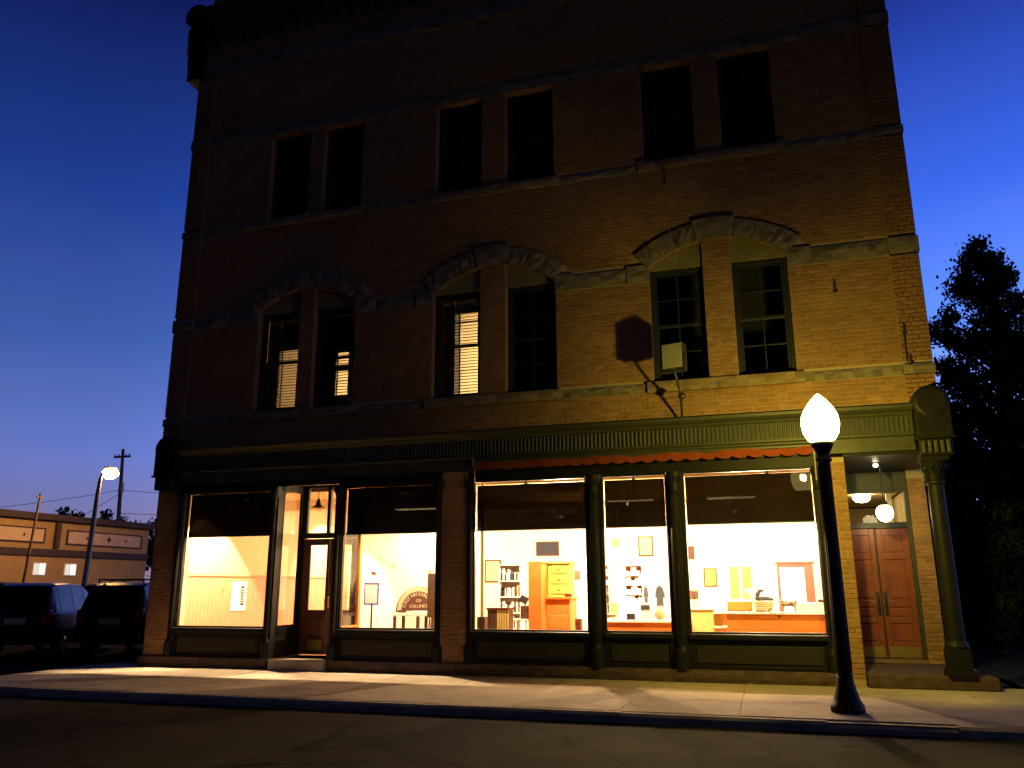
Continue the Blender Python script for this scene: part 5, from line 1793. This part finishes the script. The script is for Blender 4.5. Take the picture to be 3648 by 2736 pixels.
# ================================================================== trees
def make_tree(name, label, loc, H, crown, n_clump, n_leaf, seed, m, trunk_r=0.22, group=None, leaf=(0.13, 0.075), crown_z0=1.5, clump_r=0.5):
    r = np.random.default_rng(seed)
    t = thing(name, label, 'tree', loc, group)
    PINV[t.name] = Matrix.Identity(4)
    tr = MB()
    pts = [Vector((0, 0, 0))]
    for i in range(1, 9):
        pts.append(Vector((r.normal(0, 0.06), r.normal(0, 0.06), H * 0.92 * i / 8)) + Vector((0.02 * i, 0, 0)))
    rr = [trunk_r * (1 - i / 8.6) + 0.015 for i in range(9)]
    tr.path(pts, rr, 10)
    cl = []
    tries = 0
    while len(cl) < n_clump and tries < n_clump * 60:
        tries += 1
        z = H - (H - crown_z0) * r.random() ** 0.62
        u = (z - crown_z0) / (H - crown_z0)
        R = crown(u)
        a = r.random() * 2 * PI
        d = R * (0.25 + 0.75 * math.sqrt(r.random()))
        d *= 0.9 + 0.2 * math.sin(3 * a + z * 1.7 + seed)
        cl.append(np.array([d * math.cos(a), d * math.sin(a), z]))
    for c in cl:
        zb = max(crown_z0 * 0.7, c[2] - (0.5 + 0.5 * math.hypot(c[0], c[1])))
        i = min(8, int(zb / (H * 0.92) * 8))
        b = pts[i].lerp(pts[min(8, i + 1)], 0.5)
        b = Vector((b.x, b.y, min(zb, H * 0.9)))
        mid = b.lerp(Vector(c), 0.5) + Vector((0, 0, 0.12))
        tr.path([b, mid, Vector(c)], [0.045, 0.025, 0.008], 5)
    tr.build('trunk', M_BARK, t)
    C = np.array(cl)
    k = r.integers(0, len(C), n_leaf)
    dirs = r.normal(size=(n_leaf, 3))
    sc = clump_r * (0.75 + 0.5 * r.random((len(C), 1)))[k]
    P = C[k] + dirs * sc * 0.52 * np.array([1, 1, 0.75])
    a = r.normal(size=(n_leaf, 3))
    a /= np.linalg.norm(a, axis=1, keepdims=True)
    b = np.cross(a, r.normal(size=(n_leaf, 3)))
    b /= np.linalg.norm(b, axis=1, keepdims=True)
    s = (0.7 + 0.6 * r.random((n_leaf, 1)))
    a *= leaf[0] * s
    b *= leaf[1] * s
    nn = np.cross(a, b) / leaf[0] * 0.25
    V = np.stack([P - a, P + b + nn, P + a, P - b + nn], axis=1).reshape(-1, 3)
    F = np.arange(n_leaf * 4).reshape(-1, 4)
    me = bpy.data.meshes.new('crown')
    me.from_pydata(V.tolist(), [], F.tolist())
    me.materials.append(m)
    put('crown', me, t)
    return t


cone = lambda u: 5.0 * (1 - u) ** 0.8 if u > 0.78 else 1.5 + (0.78 - u) * 2.4
broad = lambda u: 3.2 * math.sin(PI * min(0.98, 0.12 + 0.85 * u)) ** 0.7
make_tree('maple_tree', 'tall pointed leafy tree standing against the sky right of the brick block', (6.62, 10, -0.03), 11.45, cone, 620, 62000, 21, M_LEAF, 0.24, None, (0.062, 0.04), 1.2, 0.30)
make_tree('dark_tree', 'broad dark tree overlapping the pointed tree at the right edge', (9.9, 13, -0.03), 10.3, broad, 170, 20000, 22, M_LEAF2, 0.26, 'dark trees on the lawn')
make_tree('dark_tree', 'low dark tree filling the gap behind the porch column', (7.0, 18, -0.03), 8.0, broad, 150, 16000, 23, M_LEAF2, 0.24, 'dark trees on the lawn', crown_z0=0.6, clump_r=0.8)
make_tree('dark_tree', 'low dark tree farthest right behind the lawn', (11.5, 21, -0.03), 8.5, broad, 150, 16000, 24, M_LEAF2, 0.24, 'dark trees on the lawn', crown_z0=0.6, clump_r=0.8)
make_tree('garden_shrub', 'dark shrub on the lawn beside the porch', (5.2, 7.5, -0.03), 2.9, lambda u: 1.2 * math.sin(PI * min(.97, .2 + .75 * u)), 70, 7000, 25, M_LEAF2, 0.06, None, (0.06, 0.035), 0.3, 0.4)
for i, (x, y, h) in enumerate(((-66, 42, 8.6), (-60.5, 44, 9.3), (-57.6, 46, 9.2), (-54.5, 47, 8.2), (-44, 42, 7.5))):
    make_tree('far_tree', ['small bare-looking tree top left of the lit street lamp above the roof', 'tree top just behind the lit street lamp above the roof', 'tree top between street lamp and utility pole above the roof',
                           'low tree top at the foot of the utility pole above the roof', 'dark tree squeezed between the long low building and the brick block'][i], (x, y, -0.13), h,
              lambda u: 1.5 * math.sin(PI * min(.97, .15 + .8 * u)), 40, 2200, 40 + i, M_LEAF2, 0.15, 'tree tops beyond the long low building', (0.2, 0.12), 3.0, 0.6)
